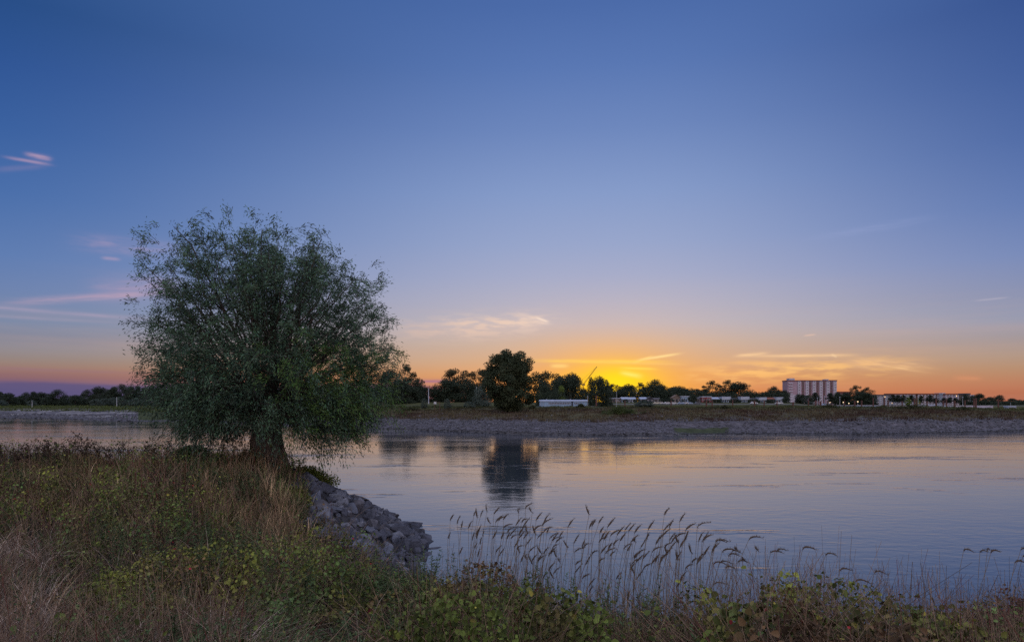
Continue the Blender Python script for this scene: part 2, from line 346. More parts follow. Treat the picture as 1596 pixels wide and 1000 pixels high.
def grid(us, ds, zf, colf, name, m):
    U, Dd = np.meshgrid(us, ds); Xg = U*Dd; Yg = Dd; Zg = zf(Xg, Yg)
    V = np.stack([Xg, Yg, Zg], -1).reshape(-1, 3); nu = len(us); i = np.arange(len(ds)-1)[:, None]*nu+np.arange(nu-1)[None, :]
    Q = np.stack([i, i+1, i+nu+1, i+nu], -1).reshape(-1, 4)
    return np_mesh(name, V, [Q], m, colf(V), smooth=True)
def far_col(V):
    x, y, z = V.T; px = CX+F*x/y; d0 = EYE*F/(shore_y(px)-HY); s = y-d0
    n = fbm(x, y, .15, 21); n2 = fbm(x*.25, y, .9, 22)
    stone = np.array([.085,.08,.09]); mud = np.array([.07,.065,.065]); sand = np.array([.20,.19,.19]); brown = np.array([.060,.042,.030]); green = np.array([.050,.062,.022]); olive = np.array([.072,.066,.032])
    c = np.tile(stone, (len(x), 1))*(.65+.7*n2)[:, None]
    left = np.clip((560-px)/160, 0, 1)
    edge = np.where(left > .5, 80+30*(n-.5), 18+9*(n-.5))
    g = np.clip((s-edge)/5, 0, 1)[:, None]
    gc = brown*(1-np.clip((n-.35)*4, 0, 1)[:, None])+olive*np.clip((n-.35)*4, 0, 1)[:, None]
    gc = gc*(1-np.clip((s-45)/40, 0, 1)[:, None]*.6)+green*np.clip((s-45)/40, 0, 1)[:, None]*.6
    gc = gc*(.7+.6*n2)[:, None]
    ls = ((left > .5) & (n > .53) & (s > 25) & (s < 85))[:, None]; c = np.where(ls, sand, c)
    lg = ((left > .3) & (px > 215) & (s > 10))[:, None]; c = np.where(lg, green*.9, c)
    c = c*(1-g)+gc*g
    c = np.where((s < 3)[:, None], mud, c)
    pg = ((px > 1050) & (px < 1135) & (s > 7+2*n2-1) & (s < 12+3*(n-.5)) & (n2+n > .78))[:, None]; c = np.where(pg, np.array([.045,.055,.028]), c)
    road = ((s > 268) & (s < 274) & (px > 900))[:, None]; c = np.where(road, np.array([.15,.145,.14]), c)
    return c
us = np.concatenate([np.linspace(-5, -1.05, 40), np.linspace(-1.0, 1.0, 900), np.linspace(1.05, 5, 40)])
ds = np.concatenate([np.linspace(85, 135, 160), np.linspace(135.6, 260, 200), np.linspace(262, 460, 110), np.geomspace(470, 9000, 40)])
tag(link('far_bank_ground', grid(us, ds, far_z, far_col, 'far_bank_ground', m_ground)), 'far river bank of stones, brown grass and meadow beyond the water', 'ground', kind='structure')
def near_grid():
    xs = np.concatenate([np.linspace(-220, -26, 40), np.linspace(-25, 16, 330), np.linspace(17, 220, 40)]); ys = np.concatenate([np.linspace(-200, -6, 20), np.linspace(-5, 40, 330), np.linspace(42, 95, 20)])
    Xg, Yg = np.meshgrid(xs, ys); V = np.stack([Xg, Yg, near_z(Xg, Yg)], -1).reshape(-1, 3); nu = len(xs)
    i = np.arange(len(ys)-1)[:, None]*nu+np.arange(nu-1)[None, :]; Q = np.stack([i, i+1, i+nu+1, i+nu], -1).reshape(-1, 4)
    n = fbm(V[:, 0], V[:, 1], .8, 2)[:, None]; c = np.array([.014,.011,.008])*(1-n)+np.array([.022,.018,.011])*n
    s = crest_dist(V[:, 0], V[:, 1]); c = np.where(((s > .8) & (V[:, 1] > 17))[:, None], np.array([.055,.052,.055]), c)
    return np_mesh('near_bank_ground', V, [Q], m_ground, c, smooth=True)
tag(link('near_bank_ground', near_grid()), 'near river bank under the grass, bushes and stones', 'ground', kind='structure')

# river water
mw = bpy.data.materials.new('river_water'); mw.use_nodes = True; t = mw.node_tree; b = t.nodes['Principled BSDF']
b.inputs['Base Color'].default_value = (.032,.042,.058,1); b.inputs['Roughness'].default_value = .03; b.inputs['IOR'].default_value = 1.62; b.inputs['Specular IOR Level'].default_value = .5
g = t.nodes.new('ShaderNodeTexCoord')
def wn(scale, sx, sy, det, rough=.5, rot=0.0):
    mp = t.nodes.new('ShaderNodeMapping'); mp.inputs['Scale'].default_value = (sx, sy, 1); mp.inputs['Rotation'].default_value = (0, 0, rot)
    t.links.new(g.outputs['Object'], mp.inputs[0])
    n = t.nodes.new('ShaderNodeTexNoise'); t.links.new(mp.outputs[0], n.inputs['Vector']); n.inputs['Scale'].default_value = scale; n.inputs['Detail'].default_value = det; n.inputs['Roughness'].default_value = rough
    return n.outputs['Fac']
def wm(op, a, b_, clamp=False):
    n = t.nodes.new('ShaderNodeMath'); n.operation = op; n.use_clamp = clamp
    for i, v in ((0, a), (1, b_)):
        if hasattr(v, 'is_output'): t.links.new(v, n.inputs[i])
        else: n.inputs[i].default_value = v
    return n.outputs[0]
def wr_(x, lo, hi, a, b_):
    n = t.nodes.new('ShaderNodeMapRange'); n.interpolation_type = 'SMOOTHSTEP'; t.links.new(x, n.inputs[0])
    for i, v in enumerate((lo, hi, a, b_)): n.inputs[i+1].default_value = v
    return n.outputs[0]
patch = wr_(wn(.035, .6, 1.6, 4, .6, .15), .42, .62, .35, 1.0)
eddy = wr_(wn(.09, .5, 2.2, 5, .65, -.12), .57, .66, 0, 1)
h = wm('ADD', wm('MULTIPLY', wn(1.5, .75, 1.2, 4, .55), wm('ADD', patch, wm('MULTIPLY', eddy, 1.6))), wm('MULTIPLY', wn(.35, .7, 1.3, 2), .6))
bp = t.nodes.new('ShaderNodeBump'); bp.inputs['Strength'].default_value = 1.0; bp.inputs['Distance'].default_value = .019
t.links.new(h, bp.inputs['Height']); t.links.new(bp.outputs[0], b.inputs['Normal'])
WV = np.array([(-9000,-50,0),(9000,-50,0),(9000,9000,0),(-9000,9000,0)], float)
tag(link('river_water', np_mesh('river_water', WV, [np.array([[0,1,2,3]])], mw)), 'calm wide river reflecting the sunset sky', 'water', kind='structure')

# ---------------------------------------------------------------- trees
def jit(c, n, amt=.25, hue=.12, r=rs):
    c = np.asarray(c, float); return c*(1-amt+2*amt*r.rand(n, 1))*(1+hue*(r.rand(n, 3)-.5)*2)
def crown_mesh(name, seed, W, H, z0, ncl, nleaf, ls, clr, col_a, col_b, prof=None, m=m_leaf, depth=1.0, hollow=.35):
    """crown of leaf clumps. prof: list of (height fraction, half width on one side, half width on the other) in metres"""
    r = np.random.RandomState(seed)
    if prof is None:
        k = np.linspace(0, 1, 9); w = W/2*np.sqrt(np.maximum(0, 1-(2*k-.85)**2/1.4))*(1+.2*(r.rand(9)-.5)); w2 = W/2*np.sqrt(np.maximum(0, 1-(2*k-.85)**2/1.4))*(1+.2*(r.rand(9)-.5)); w[-1] = w2[-1] = W*.09
        prof = list(zip(k, w, w2))
    pk, pl, pr = np.array(prof).T
    k = r.beta(.9, 1.0, ncl); a = r.rand(ncl)*2*math.pi; rr = hollow+(1-hollow)*r.rand(ncl)**.55
    L = np.interp(k, pk, pl); Rr = np.interp(k, pk, pr); c = np.cos(a)
    rad = np.where(c < 0, L, Rr); cr = clr*(.7+.6*r.rand(ncl))
    C = np.stack([c*np.maximum(rad-cr*.6, 0)*rr, np.sin(a)*np.maximum((L+Rr)/2*depth-cr*.6, 0)*rr, z0+k*H], 1)
    per = int(nleaf*KL)//ncl; ci = np.repeat(np.arange(ncl), per); n = len(ci)
    d = rand_dir(n, r); q = (r.rand(n)**.45)[:, None]; P = C[ci]+d*q*cr[ci][:, None]*np.array([1, 1, .75])
    D = norm(d*.7+rand_dir(n, r)*.8+np.array([0, 0, -.25])); Nn = norm(d*.8+np.array([0, 0, .7])+.6*r.normal(size=(n, 3)))
    V, Q = leaves_diamond(P, D, Nn, ls*(.7+.6*r.rand(n)), ls*.62*(.7+.6*r.rand(n)))
    mixf = np.clip(r.rand(ncl), 0, 1)[ci][:, None]; cc = (np.asarray(col_a)*(1-mixf)+np.asarray(col_b)*mixf)*(.75+.5*r.rand(n, 1))
    return np_mesh(name, V, [Q], m, percol(cc, 4)), C
def trunk_mesh(name, H, rad, C, seed, limbs=14, m=m_bark, split=.35):
    r = np.random.RandomState(seed+99); P = []; Rd = []
    t = np.linspace(0, 1, 6); lean = r.normal(size=2)*.02*H
    main = np.stack([lean[0]*t, lean[1]*t, -.4+t*(H*.85+.4)], 1); P.append(main); Rd.append(rad*(1-.85*t)+.25*rad*(t == 0))
    for c in C[r.permutation(len(C))[:limbs]]:
        s = np.array([lean[0]*split, lean[1]*split, H*split*(.6+.8*r.rand())]); s[2] = min(s[2], c[2]*.85)
        mid = (s+c)/2+np.array([0, 0, -.06*H]); u = t[:, None]
        P.append((1-u)**2*s+2*u*(1-u)*mid+u*u*c); Rd.append(rad*.38*(1-.85*t))
    V, Q = tubes(np.array(P), np.array(Rd), 6)
    return np_mesh(name, V, [Q], m, smooth=True)
DG = (.030,.042,.026); BG = (.040,.055,.034); OG = (.060,.062,.028); BR = (.075,.058,.032); WG = (.080,.105,.085); YG = (.16,.21,.045)
KL = 1.7; protos = {}
def proto(key, W, H, z0f, ncl, nleaf, ls, clr, ca, cb, seed, **k):
    z0 = H*z0f; cm, C = crown_mesh('crown_'+key, seed, W, H-z0-clr*.4, z0+clr*.2, ncl, nleaf, ls*.8, clr, ca, cb, **k)
    protos[key] = (W, H, cm, trunk_mesh('trunk_'+key, H, .018*H, C, seed))
proto('round', 12, 12, -.02, 42, 5200, .62, 2.0, DG, BG, 1)
proto('round_b', 12, 12, -.02, 36, 5000, .62, 2.3, BG, DG, 2)
proto('tall', 9, 13, .0, 34, 4800, .58, 1.7, DG, BG, 3)
proto('airy', 11, 13, .22, 44, 2600, .55, 1.15, BR, OG, 4, hollow=.2)
proto('airy_b', 12, 12, .25, 34, 2000, .6, 1.2, OG, DG, 5, hollow=.2)
proto('low', 14, 7, -.05, 40, 5200, .55, 1.6, DG, BG, 6)
proto('pale', 9, 6, .0, 34, 4200, .42, 1.2, WG, (.055,.075,.06), 7)
proto('bright', 6, 9, .06, 34, 5200, .34, 1.15, YG, (.12,.17,.04), 8, prof=[(0,1.9,1.9),(.2,2.8,2.8),(.5,2.6,2.6),(.8,1.5,1.5),(1,.3,.3)])
proto('lollipop', 6, 8, .28, 26, 3600, .36, 1.1, (.022,.034,.022), DG, 9)
proto('conifer', 4, 10, .05, 40, 3000, .4, .7, DG, DG, 10, prof=[(0,2.0,2.0),(.5,1.2,1.2),(1,.1,.1)], hollow=.1)
ORD = ['first','second','third','fourth','fifth','sixth','seventh','eighth','ninth','tenth','eleventh','twelfth','thirteenth','fourteenth','fifteenth','sixteenth','seventeenth','eighteenth','nineteenth','twentieth',
    'twenty-first','twenty-second','twenty-third','twenty-fourth','twenty-fifth','twenty-sixth','twenty-seventh','twenty-eighth','twenty-ninth','thirtieth','thirty-first','thirty-second','thirty-third','thirty-fourth','thirty-fifth','thirty-sixth','thirty-seventh','thirty-eighth']
DESC = {'round':'round dense dark tree','round_b':'broad full dark tree','tall':'tall narrow dark tree','airy':'thin brown tree','airy_b':'open-crowned olive tree','low':'low spreading dark tree',
    'pale':'low bluish-green willow bush','bright':'bright yellow-green young tree','lollipop':'clipped round-headed tree','conifer':'small pointed conifer'}
NAMES = {'pale':'willow_bush','conifer':'conifer_tree','lollipop':'street_tree','bright':'young_tree'}
def tree(key, px, top, w, d, label, group, base=None):
    x, y, z = FG(px, d); zt = EYE+(HY-top)/F*d; W, H, cm, tm = protos[key]; h = zt-z
    o = empty(NAMES.get(key, 'dark_tree' if key != 'airy' else 'airy_tree'), (x, y, z), rs.rand()*.8-.4+(math.pi if rs.rand() < .5 else 0))
    sx = w/F*d/W*1.34; o.scale = (sx, sx, h/H)
    link('foliage' if key == 'pale' else 'crown', cm, o); link('trunk' if key != 'pale' else 'stem', tm, o)
    tag(o, label, 'bush' if key == 'pale' else 'tree', group); return o
# upstream meadow trees (px, top, width, kind)
row = [(-14,608,20,'round'),(0,609,14,'tall'),(13,613,18,'round_b'),(26,618,16,'low'),(41,612,17,'round'),(52,609,15,'tall'),(65,612,18,'round_b'),(77,617,14,'low'),(90,608,23,'round'),(105,617,18,'low'),(117,616,14,'round_b'),
    (126,617,14,'low'),(136,608,17,'round'),(146,613,13,'tall'),(155,604,24,'round_b'),(170,606,16,'tall'),(178,601,18,'tall'),(190,600,22,'round'),(205,600,15,'tall'),(216,600,13,'tall'),(226,603,16,'tall'),(240,603,24,'round_b'),
    (254,606,20,'round'),(268,603,22,'tall'),(285,606,26,'round_b'),(305,608,24,'round'),(330,606,28,'round_b'),(358,608,26,'round'),(385,606,28,'tall'),(412,605,28,'round'),(440,606,28,'round_b'),(468,603,26,'round'),(494,606,28,'round_b'),(518,602,26,'tall'),(540,600,30,'round'),(570,603,30,'round_b'),(592,600,26,'round')]
for i, (px, top, w, k) in enumerate(row):
    tree(k, px, top, w, 420+25*math.sin(i*2.3), '%s, %s along the far meadow from the upstream end' % (DESC[k], ORD[i]), 'trees along the far meadow')
for i, (px, top, w) in enumerate([(-10,622,26),(4,624,14),(50,624,12),(150,622,16),(163,621,18),(176,620,18),(186,619,16),(200,624,18),(212,621,18),(224,620,22),(238,622,20),(252,619,24),(270,618,30)]):
    tree('pale', px, top, w, 370+8*math.sin(i*1.7), 'low bluish-green willow bush, %s along the front of the far meadow trees' % ORD[i], 'willow bushes by the far meadow')
# wood behind the round tree
wood = [(608,578,30,330,'round','dense dark tree just clear of the big willow crown'),(630,569,36,335,'airy_b','tall open tree rising above the dark wood beside the willow'),(625,592,34,310,'round_b','low dark tree under the tall open one beside the willow'),
    (647,594,30,315,'round','dark tree at the end of the wood beside the willow'),(655,586,15,340,'airy','slim feathery tree above the end of the wood'),(666,603,18,318,'low','small bushy tree by the white mast'),(683,600,24,318,'low','low dark tree at the gap in the wood'),
    (698,592,34,315,'round_b','broad dark tree below the tall airy tree'),(716,571,46,345,'airy','tall airy tree with a domed top over the wood'),(722,590,40,312,'round','round dark tree in the middle of the wood'),(743,572,30,345,'airy','airy tree next to the big round waterside tree'),
    (742,600,26,318,'low','low dark tree behind the bluish willow bush'),(858,574,38,330,'airy','tallest airy tree behind the pale green young tree'),(884,577,40,332,'airy','second airy tree in front of the orange glow'),(889,588,46,312,'round_b','broad dark tree behind the pale green young tree'),
    (852,598,30,305,'low','low dark tree behind the houseboat bow'),(866,610,34,300,'low','low dark hedge-like tree behind the houseboat roof'),(905,602,24,335,'airy','small thin tree glowing orange below the crane'),(922,585,12,330,'tall','narrow column-shaped tree beside the tallest tree at the sunset'),
    (934,590,34,322,'round','dense tree standing in front of the sunset glow'),(940,584,18,326,'airy','open top rising over the dense tree at the sunset glow'),(958,596,18,330,'airy','small round see-through tree right of the brightest glow'),(964,609,30,325,'low','low dark tree beneath the see-through tree'),
    (980,600,24,330,'round_b','dark tree between the glow and the tented houses'),(996,597,24,334,'airy_b','open tree above the pale blue house'),(1008,603,20,330,'low','low tree behind the dark gabled house'),(1021,593,30,332,'round','tall round tree behind the dark gabled house'),
    (1040,606,24,336,'low','low tree between the gabled and the beige house'),(1056,603,38,340,'round_b','wide low-domed tree behind the beige house'),(1075,606,24,342,'low','low dark tree behind the white two-storey house'),(1083,604,16,345,'airy','thin tree above the beige house row'),
    (1081,616,12,325,'round','small dark tree between the white and the red house'),(1111,594,28,345,'airy_b','round open tree behind the red house'),(1136,593,28,345,'airy_b','open tree beside the wide dark one behind the white houses'),(1152,597,36,340,'round_b','wide dark tree behind the white houses'),
    (1127,608,40,350,'low','low dark tree filling the gap behind the white houses'),(1183,613,18,350,'low','low tree next to the pointed conifer'),(1189,611,7,350,'conifer','small pointed conifer between the big trees and the tower block'),(1206,603,21,350,'round','round dark tree near the tower block'),
    (1222,607,14,350,'tall','narrow dark tree touching the end of the tower block'),(1170,614,24,350,'low','low dark bushes behind the third white house'),(948,603,20,332,'round_b','round dark tree just past the dense tree at the sunset'),(969,604,20,340,'round','round tree low in the brightest part of the glow'),(1030,600,24,338,'round_b','wide tree leaning out behind the grey-brown bungalow'),
    (1046,605,22,344,'round','round tree behind the gap between bungalow and beige gable'),(1068,605,22,346,'tall','upright tree behind the white two-storey house'),(1096,608,22,348,'round_b','full tree behind the red house'),(1196,611,18,352,'round_b','full dark tree beside the pointed conifer'),(1214,608,18,352,'round','round tree between the big tree and the tower block'),
    (618,600,40,308,'low','spreading dark tree low beside the willow crown edge'),(640,603,36,308,'low','spreading dark tree between willow and white mast'),(870,592,34,318,'round_b','full dark tree behind the houseboat bow'),(848,590,24,318,'tall','upright dark tree right beside the round waterside tree')]
for px, top, w, d, k, lab in wood: tree(k, px, top, w, d+(105 if px > 945 else 0), lab, 'trees along the far dike')
tree('bright', 875, 603, 16, 300, 'bright yellow-green cone-shaped young tree behind the houseboat', 'pale young trees')
tree('pale', 752, 602, 26, 215, 'tall bluish-green willow bush beside the round waterside tree', 'waterside bushes')
tree('pale', 697, 622, 10, 190, 'small rounded green bush on the far grass near the signboard', 'waterside bushes')
tree('pale', 661, 621, 9, 200, 'small grey-green bush near the white mast', 'waterside bushes')
tree('pale', 1003, 624, 26, 200, 'round bush in front of the dark gabled house', 'waterside bushes')
tree('pale', 731, 626, 16, 195, 'low bush in the grass between signboard and round tree', 'waterside bushes')
# town trees
town = [(1247,613,14,340,'tall'),(1256,617,24,330,'pale'),(1271,612,11,345,'lollipop'),(1263,614,12,340,'airy'),(1295,613,13,345,'lollipop'),(1305,612,14,450,'round_b'),(1318,612,22,450,'round'),(1333,601,22,450,'airy_b'),(1336,611,26,440,'round'),(1353,604,20,450,'airy_b'),(1350,612,22,440,'round_b'),
    (1362,616,12,440,'low'),(1391,615,11,430,'lollipop'),(1399,616,10,430,'lollipop'),(1407,616,10,430,'lollipop'),(1415,619,9,400,'bright'),(1421,616,9,430,'lollipop'),(1429,620,8,400,'bright'),(1435,617,9,430,'lollipop'),(1449,616,10,430,'lollipop'),(1459,620,8,430,'lollipop'),(1472,620,9,430,'lollipop'),
    (1480,619,9,430,'lollipop'),(1490,620,9,430,'lollipop'),(1505,615,14,470,'round'),(1518,616,12,470,'low'),(1527,614,18,470,'round_b'),(1543,619,15,480,'round_b'),(1558,616,17,480,'round'),(1577,621,15,480,'round_b'),(1591,623,16,480,'low'),(1610,622,20,480,'round'),(1640,620,24,480,'round_b')]
for i, (px, top, w, d, k) in enumerate(town):
    d = max(d, 402)
    tree(k, px, top, w, d, '%s, %s along the town quay from the tower block' % (DESC[k].replace('bright yellow-green','light green'), ORD[i]), 'trees along the town quay')

# continuous scrub under the tree rows
def scrub(name, segs, label):
    r_ = np.random.RandomState(int(segs[0][0])+3000); out = []
    for px0, px1, top, d in segs:
        n_ = int((px1-px0)*d/F*95); px = px0+(px1-px0)*r_.rand(n_); dd = d+3*r_.normal(size=n_); x_ = (px-CX)/F*dd; zb = far_z(x_, dd); zt = EYE+(HY-top)/F*d-1.2+2.4*fbm(x_, dd*0, .22, 7)+.6*r_.rand(n_)
        P = np.stack([x_, dd, zb+(zt-zb)*r_.rand(n_)**.8], 1); V, Q = leaves_diamond(P, rand_dir(n_, r_), rand_dir(n_, r_), .55+.4*r_.rand(n_), .38+.25*r_.rand(n_))
        out.append((V, Q, percol(np.array([.030,.042,.026])*(.6+.8*r_.rand(n_, 1)), 4)))
    V, F_, Cc = merge(out); tag(link(name, np_mesh(name, V, F_, m_leaf, Cc)), label, 'scrub', kind='stuff')
scrub('meadow_undergrowth', [(-60,150,621,424),(150,545,617,424),(540,600,612,360)], 'dark continuous scrub under the far meadow trees')
scrub('dike_undergrowth', [(600,668,606,322),(674,800,610,322),(835,925,612,322)], 'dark continuous scrub under the wood on the far bank')
scrub('village_undergrowth', [(945,1060,607,430),(1060,1105,610,430),(1105,1232,613,430),(1300,1360,618,455),(1500,1700,626,470)], 'dark scrub and gardens behind the small houses and the town quay')

KL = 1.0
# big round waterside tree
x, y, z = FG(797, 160); pm = 160/F
prof = [(0,6,4),(.06,22,18),(.14,36,38),(.3,43,46),(.45,44,46),(.58,43,42),(.66,42,30),(.74,36,28),(.82,32,36),(.9,28,33),(.96,24,18),(1,8,8)]
prof = [(k, (a+6)*pm, (b_+6)*pm) for k, a, b_ in prof]
o = empty('waterside_tree', (x, y, z)); tag(o, 'large dense round tree standing alone on the far bank, mirrored in the river', 'tree')
zt = EYE+(HY-544)/F*160-z
cm, C = crown_mesh('crown', 77, 14, zt-1.6, .9, 190, 62000, .36, 1.35, (.060,.070,.034), (.040,.056,.030), prof=prof, hollow=.12)
link('crown', cm, o); link('trunk', trunk_mesh('trunk', zt, .62, C, 77, 26, split=.14), o)

# ---------------------------------------------------------------- the pollard willow
WX, WY = -9.94, 27.0; WZ = float(near_z(np.array([WX]), np.array([WY]))[0]); HZ = EYE-(652-HY)/F*WY
envl = np.array([(-135,80),(-118,95),(-104,118),(-88,152),(-75,196),(-65,226),(-58,222),(-52,240),(-46,262),(-41,300),(-31,350),(-24,338),(-16,350),(-8,320),(0,318),(5,320),(15,298),(24,312),(33,296),(41,298),(48,268),(54,240),(60,254),(68,232),(76,208),(86,192),(104,160),(120,125),(135,90)], float)
def env(th, phi):
    Rr = np.interp(th, envl[:, 0], envl[:, 1]); Ll = np.interp(-th, envl[:, 0], envl[:, 1]); w = (1+np.cos(phi))/2
    return (Rr*w*1.05+Ll*(1-w))*WY/F
r = np.random.RandomState(42)
wil = empty('pollard_willow', (WX, WY, WZ)); tag(wil, 'large pollard willow with a thick short trunk and wide shaggy crown on the near bank', 'tree')
OFF = np.array([WX, WY, WZ])
# trunk: displaced gnarled column with a swollen head
nk, nn = 22, 40; tz = np.linspace(-.5, HZ-WZ+.45, nk); ang = np.linspace(0, 2*math.pi, nn, endpoint=False)
rad = np.interp(tz, [-.5,0,.35,.8,1.2,1.6,2.0,2.4], [.92,.74,.60,.54,.55,.68,.84,.55]); rad[-1] = .15
G1, G2 = np.meshgrid(ang, tz); rr_ = rad[:, None]*(1+.10*np.sin(G1*5+G2*1.3)+.06*np.sin(G1*9-G2*2.1)+.22*(fbm(G1*2.2, G2*1.6, 1.0, 4)-.5)*np.cos(0*G1))
V = np.stack([rr_*np.cos(G1)+.05*np.sin(G2), rr_*np.sin(G1), G2], -1).reshape(-1, 3); i = np.arange(nk-1)[:, None]*nn; j = np.arange(nn)[None, :]
Q = np.stack([i+j, i+(j+1)%nn, i+nn+(j+1)%nn, i+nn+j], -1).reshape(-1, 4)
link('trunk', np_mesh('trunk', V, [Q, np.arange((nk-1)*nn, nk*nn).reshape(1, -1)], m_bark, smooth=True), wil)
HEAD = np.array([0, 0, HZ-WZ])
env0 = env
env = lambda th, phi: env0(th, phi)-(.06+.40*min(1, max(0, (th-45)/20)))+.14*math.sin(3*phi+th*.09)
NS = 98; SP = []; SR = []; SB = []; TW = []
tt = np.linspace(0, 1, 9)
def bez(a, b_, c, u): u = u[:, None]; return (1-u)**2*a+2*u*(1-u)*b_+u*u*c
leafP = []; leafD = []; leafC = []
def twig(P0, D0, L, droop, nl, ll=.125, w=.028, colr=None, spread=.10):
    """a leafy twig: returns its polyline, adds leaves"""
    t5 = np.linspace(0, 1, 5)[:, None]; D0 = D0/np.linalg.norm(D0)
    P = P0+D0*L*t5+np.array([0, 0, -1.0])*droop*L*t5**2; TW.append(P)
    u = r.rand(nl)**.8; Pp = np.stack([np.interp(u, t5[:, 0], P[:, q]) for q in range(3)], 1)+r.normal(size=(nl, 3))*spread*(.5+u[:, None])
    T = norm(np.gradient(P, axis=0)); k_ = np.clip((u*4).astype(int), 0, 4)
    Dd = norm(T[k_]*1.15+rand_dir(nl, r)*.62+np.array([0, 0, -.18])); leafP.append(Pp); leafD.append(Dd)
    c0 = colr if colr is not None else np.array([.060,.085,.052])
    leafC.append(c0*(.6+.8*r.rand(nl, 1))*(1+.1*r.normal(size=(nl, 3))))
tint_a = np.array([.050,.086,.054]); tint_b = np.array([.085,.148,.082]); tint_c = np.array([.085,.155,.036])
def shoot(P, w_end, nb, tip0=.22):
    st_, mid, end = P[0], P[4], P[-1]; Ln = np.linalg.norm(end-st_)
    for q in range(nb):
        u = tip0+(1-tip0)*((q+.6*r.rand())/nb)**.85; p = np.array([np.interp(u, tt, P[:, z_]) for z_ in range(3)])
        T = (end-mid)*u+(mid-st_)*(1-u); T = T/np.linalg.norm(T); lat = r.normal(size=3); lat -= T*(lat@T); lat /= np.linalg.norm(lat)
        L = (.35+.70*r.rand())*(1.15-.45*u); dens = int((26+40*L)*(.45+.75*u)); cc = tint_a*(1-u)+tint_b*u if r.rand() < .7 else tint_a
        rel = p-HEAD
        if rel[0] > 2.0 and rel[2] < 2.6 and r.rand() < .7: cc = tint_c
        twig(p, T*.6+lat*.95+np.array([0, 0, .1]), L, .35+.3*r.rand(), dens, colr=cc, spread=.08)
LIMBS = []
for s in range(NS):
    phi = 2*math.pi*((s*0.618034) % 1); th = 94*((s+.5)/NS)**.66*(.9+.2*r.rand())
    dr = lambda th_, ph_=None: np.array([math.sin(R(th_))*math.cos(phi if ph_ is None else ph_), math.sin(R(th_))*math.sin(phi if ph_ is None else ph_), math.cos(R(th_))])
    full = .82+.11*r.rand() if s % 3 else .6+.2*r.rand()
    Rr = env(th, phi)*full; st_ = HEAD+dr(min(th*1.1, 85))*np.array([.6, .6, .35])
    end = HEAD+dr(th)*Rr; mid = HEAD+dr(th*.66+2)*Rr*.55+r.normal(size=3)*.22
    P = bez(st_, mid, end, tt); P[1:-1] += r.normal(size=(7, 3))*.06; r0 = .040+.045*r.rand(); lp = [P]; lr = [r0*(1-.9*tt)+.004]
    shoot(P, 1, int(6+Rr*1.0))
    for f_ in range(int(1.3+(Rr/4.5)**1.9)):
        k0 = r.randint(2, 5); ph2 = phi+r.normal()*.40; th2 = max(2, min(104, th+r.normal()*12)); e2 = HEAD+dr(th2, ph2)*env(th2, ph2)*(.68+.26*r.rand())
        m2 = P[k0]*.5+e2*.5+(P[-1]-P[k0])*.16+r.normal(size=3)*.12; P2 = bez(P[k0], m2, e2, tt); P2[1:-1] += r.normal(size=(7, 3))*.04
        lp.append(P2); lr.append(lr[0][k0]*.62*(1-.88*tt)+.003); shoot(P2, 1, int(5+np.linalg.norm(e2-P[k0])*2.0), .15)
    LIMBS.append((np.array(lp), np.array(lr)))
# leafy outer shell
for q in range(1500):
    cz = r.rand(); th = math.degrees(math.acos(1-1.25*cz)); phi = r.rand()*2*math.pi; Rr = env(th, phi)
    if r.rand() > (Rr/8.2)**1.3+.15: continue
    d_ = np.array([math.sin(R(th))*math.cos(phi), math.sin(R(th))*math.sin(phi), math.cos(R(th))]); p = HEAD+d_*Rr*(.66+.27*r.rand())
    twig(p, d_*.8+np.array([0, 0, .25])+r.normal(size=3)*.42, .45+.5*r.rand(), .35+.4*r.rand(), int(34+22*r.rand()), colr=tint_b if r.rand() < .65 else tint_a, spread=.085)
# dense low skirt around the head
for q in range(230):
    phi = r.rand()*2*math.pi; th = 50+54*r.rand(); Rr = env(th if True else th, phi); k = .25+.72*r.rand()**.8
    d_ = np.array([math.sin(R(th))*math.cos(phi), math.sin(R(th))*math.sin(phi), math.cos(R(th))])
    p = HEAD+d_*Rr*k+r.normal(size=3)*.1
    if p[2] < HEAD[2]-.15 and math.hypot(p[0], p[1]*.5) < 1.25: continue
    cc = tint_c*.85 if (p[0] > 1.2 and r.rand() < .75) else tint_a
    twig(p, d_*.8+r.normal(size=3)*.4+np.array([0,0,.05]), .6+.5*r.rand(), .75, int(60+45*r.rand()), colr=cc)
# hanging curtains
for q in range(210):
    phi = r.rand()*2*math.pi; cph = math.cos(phi); rr0 = (1.3+2.6*r.rand()**.8)*(1.0 if cph > 0 else .93)
    p = np.array([rr0*cph, rr0*math.sin(phi)*.8, HEAD[2]-.30-.35*r.rand()+.10*rr0]); L = (.5+.9*r.rand())*(1.05-.13*abs(rr0-2.1))
    if abs(p[0]) < 1.0 and r.rand() < .93: continue
    twig(p, np.array([cph*.35, math.sin(phi)*.35, -.8])+r.normal(size=3)*.18, L, .35, int(20+18*L), ll=.12, colr=tint_a*1.05, spread=.07)
for cx_ in (1.0, -1.0):
    for q in range(26):   # sparse outer wisps
        a_ = (r.rand()-.5)*1.6; rr0 = 3.9+1.0*r.rand(); p = np.array([cx_*rr0*math.cos(a_), rr0*math.sin(a_), HEAD[2]+.2+1.4*r.rand()])
        twig(p, np.array([cx_*.8, 0, -.35])+r.normal(size=3)*.3, .6+.4*r.rand(), .6, 46, colr=tint_c if cx_ > 0 else tint_a)
for lp, lr in LIMBS:
    V, Q = tubes(lp, lr, 5); link('limb', np_mesh('limb', V, [Q], m_bark, smooth=True), wil)
TWa = np.array(TW); V, Q = tubes(TWa, np.tile(np.linspace(.011, .003, 5), (len(TWa), 1)), 3)
link('fine_twig_mass', np_mesh('fine_twig_mass', V, [Q], m_twig), wil)['kind'] = 'stuff'
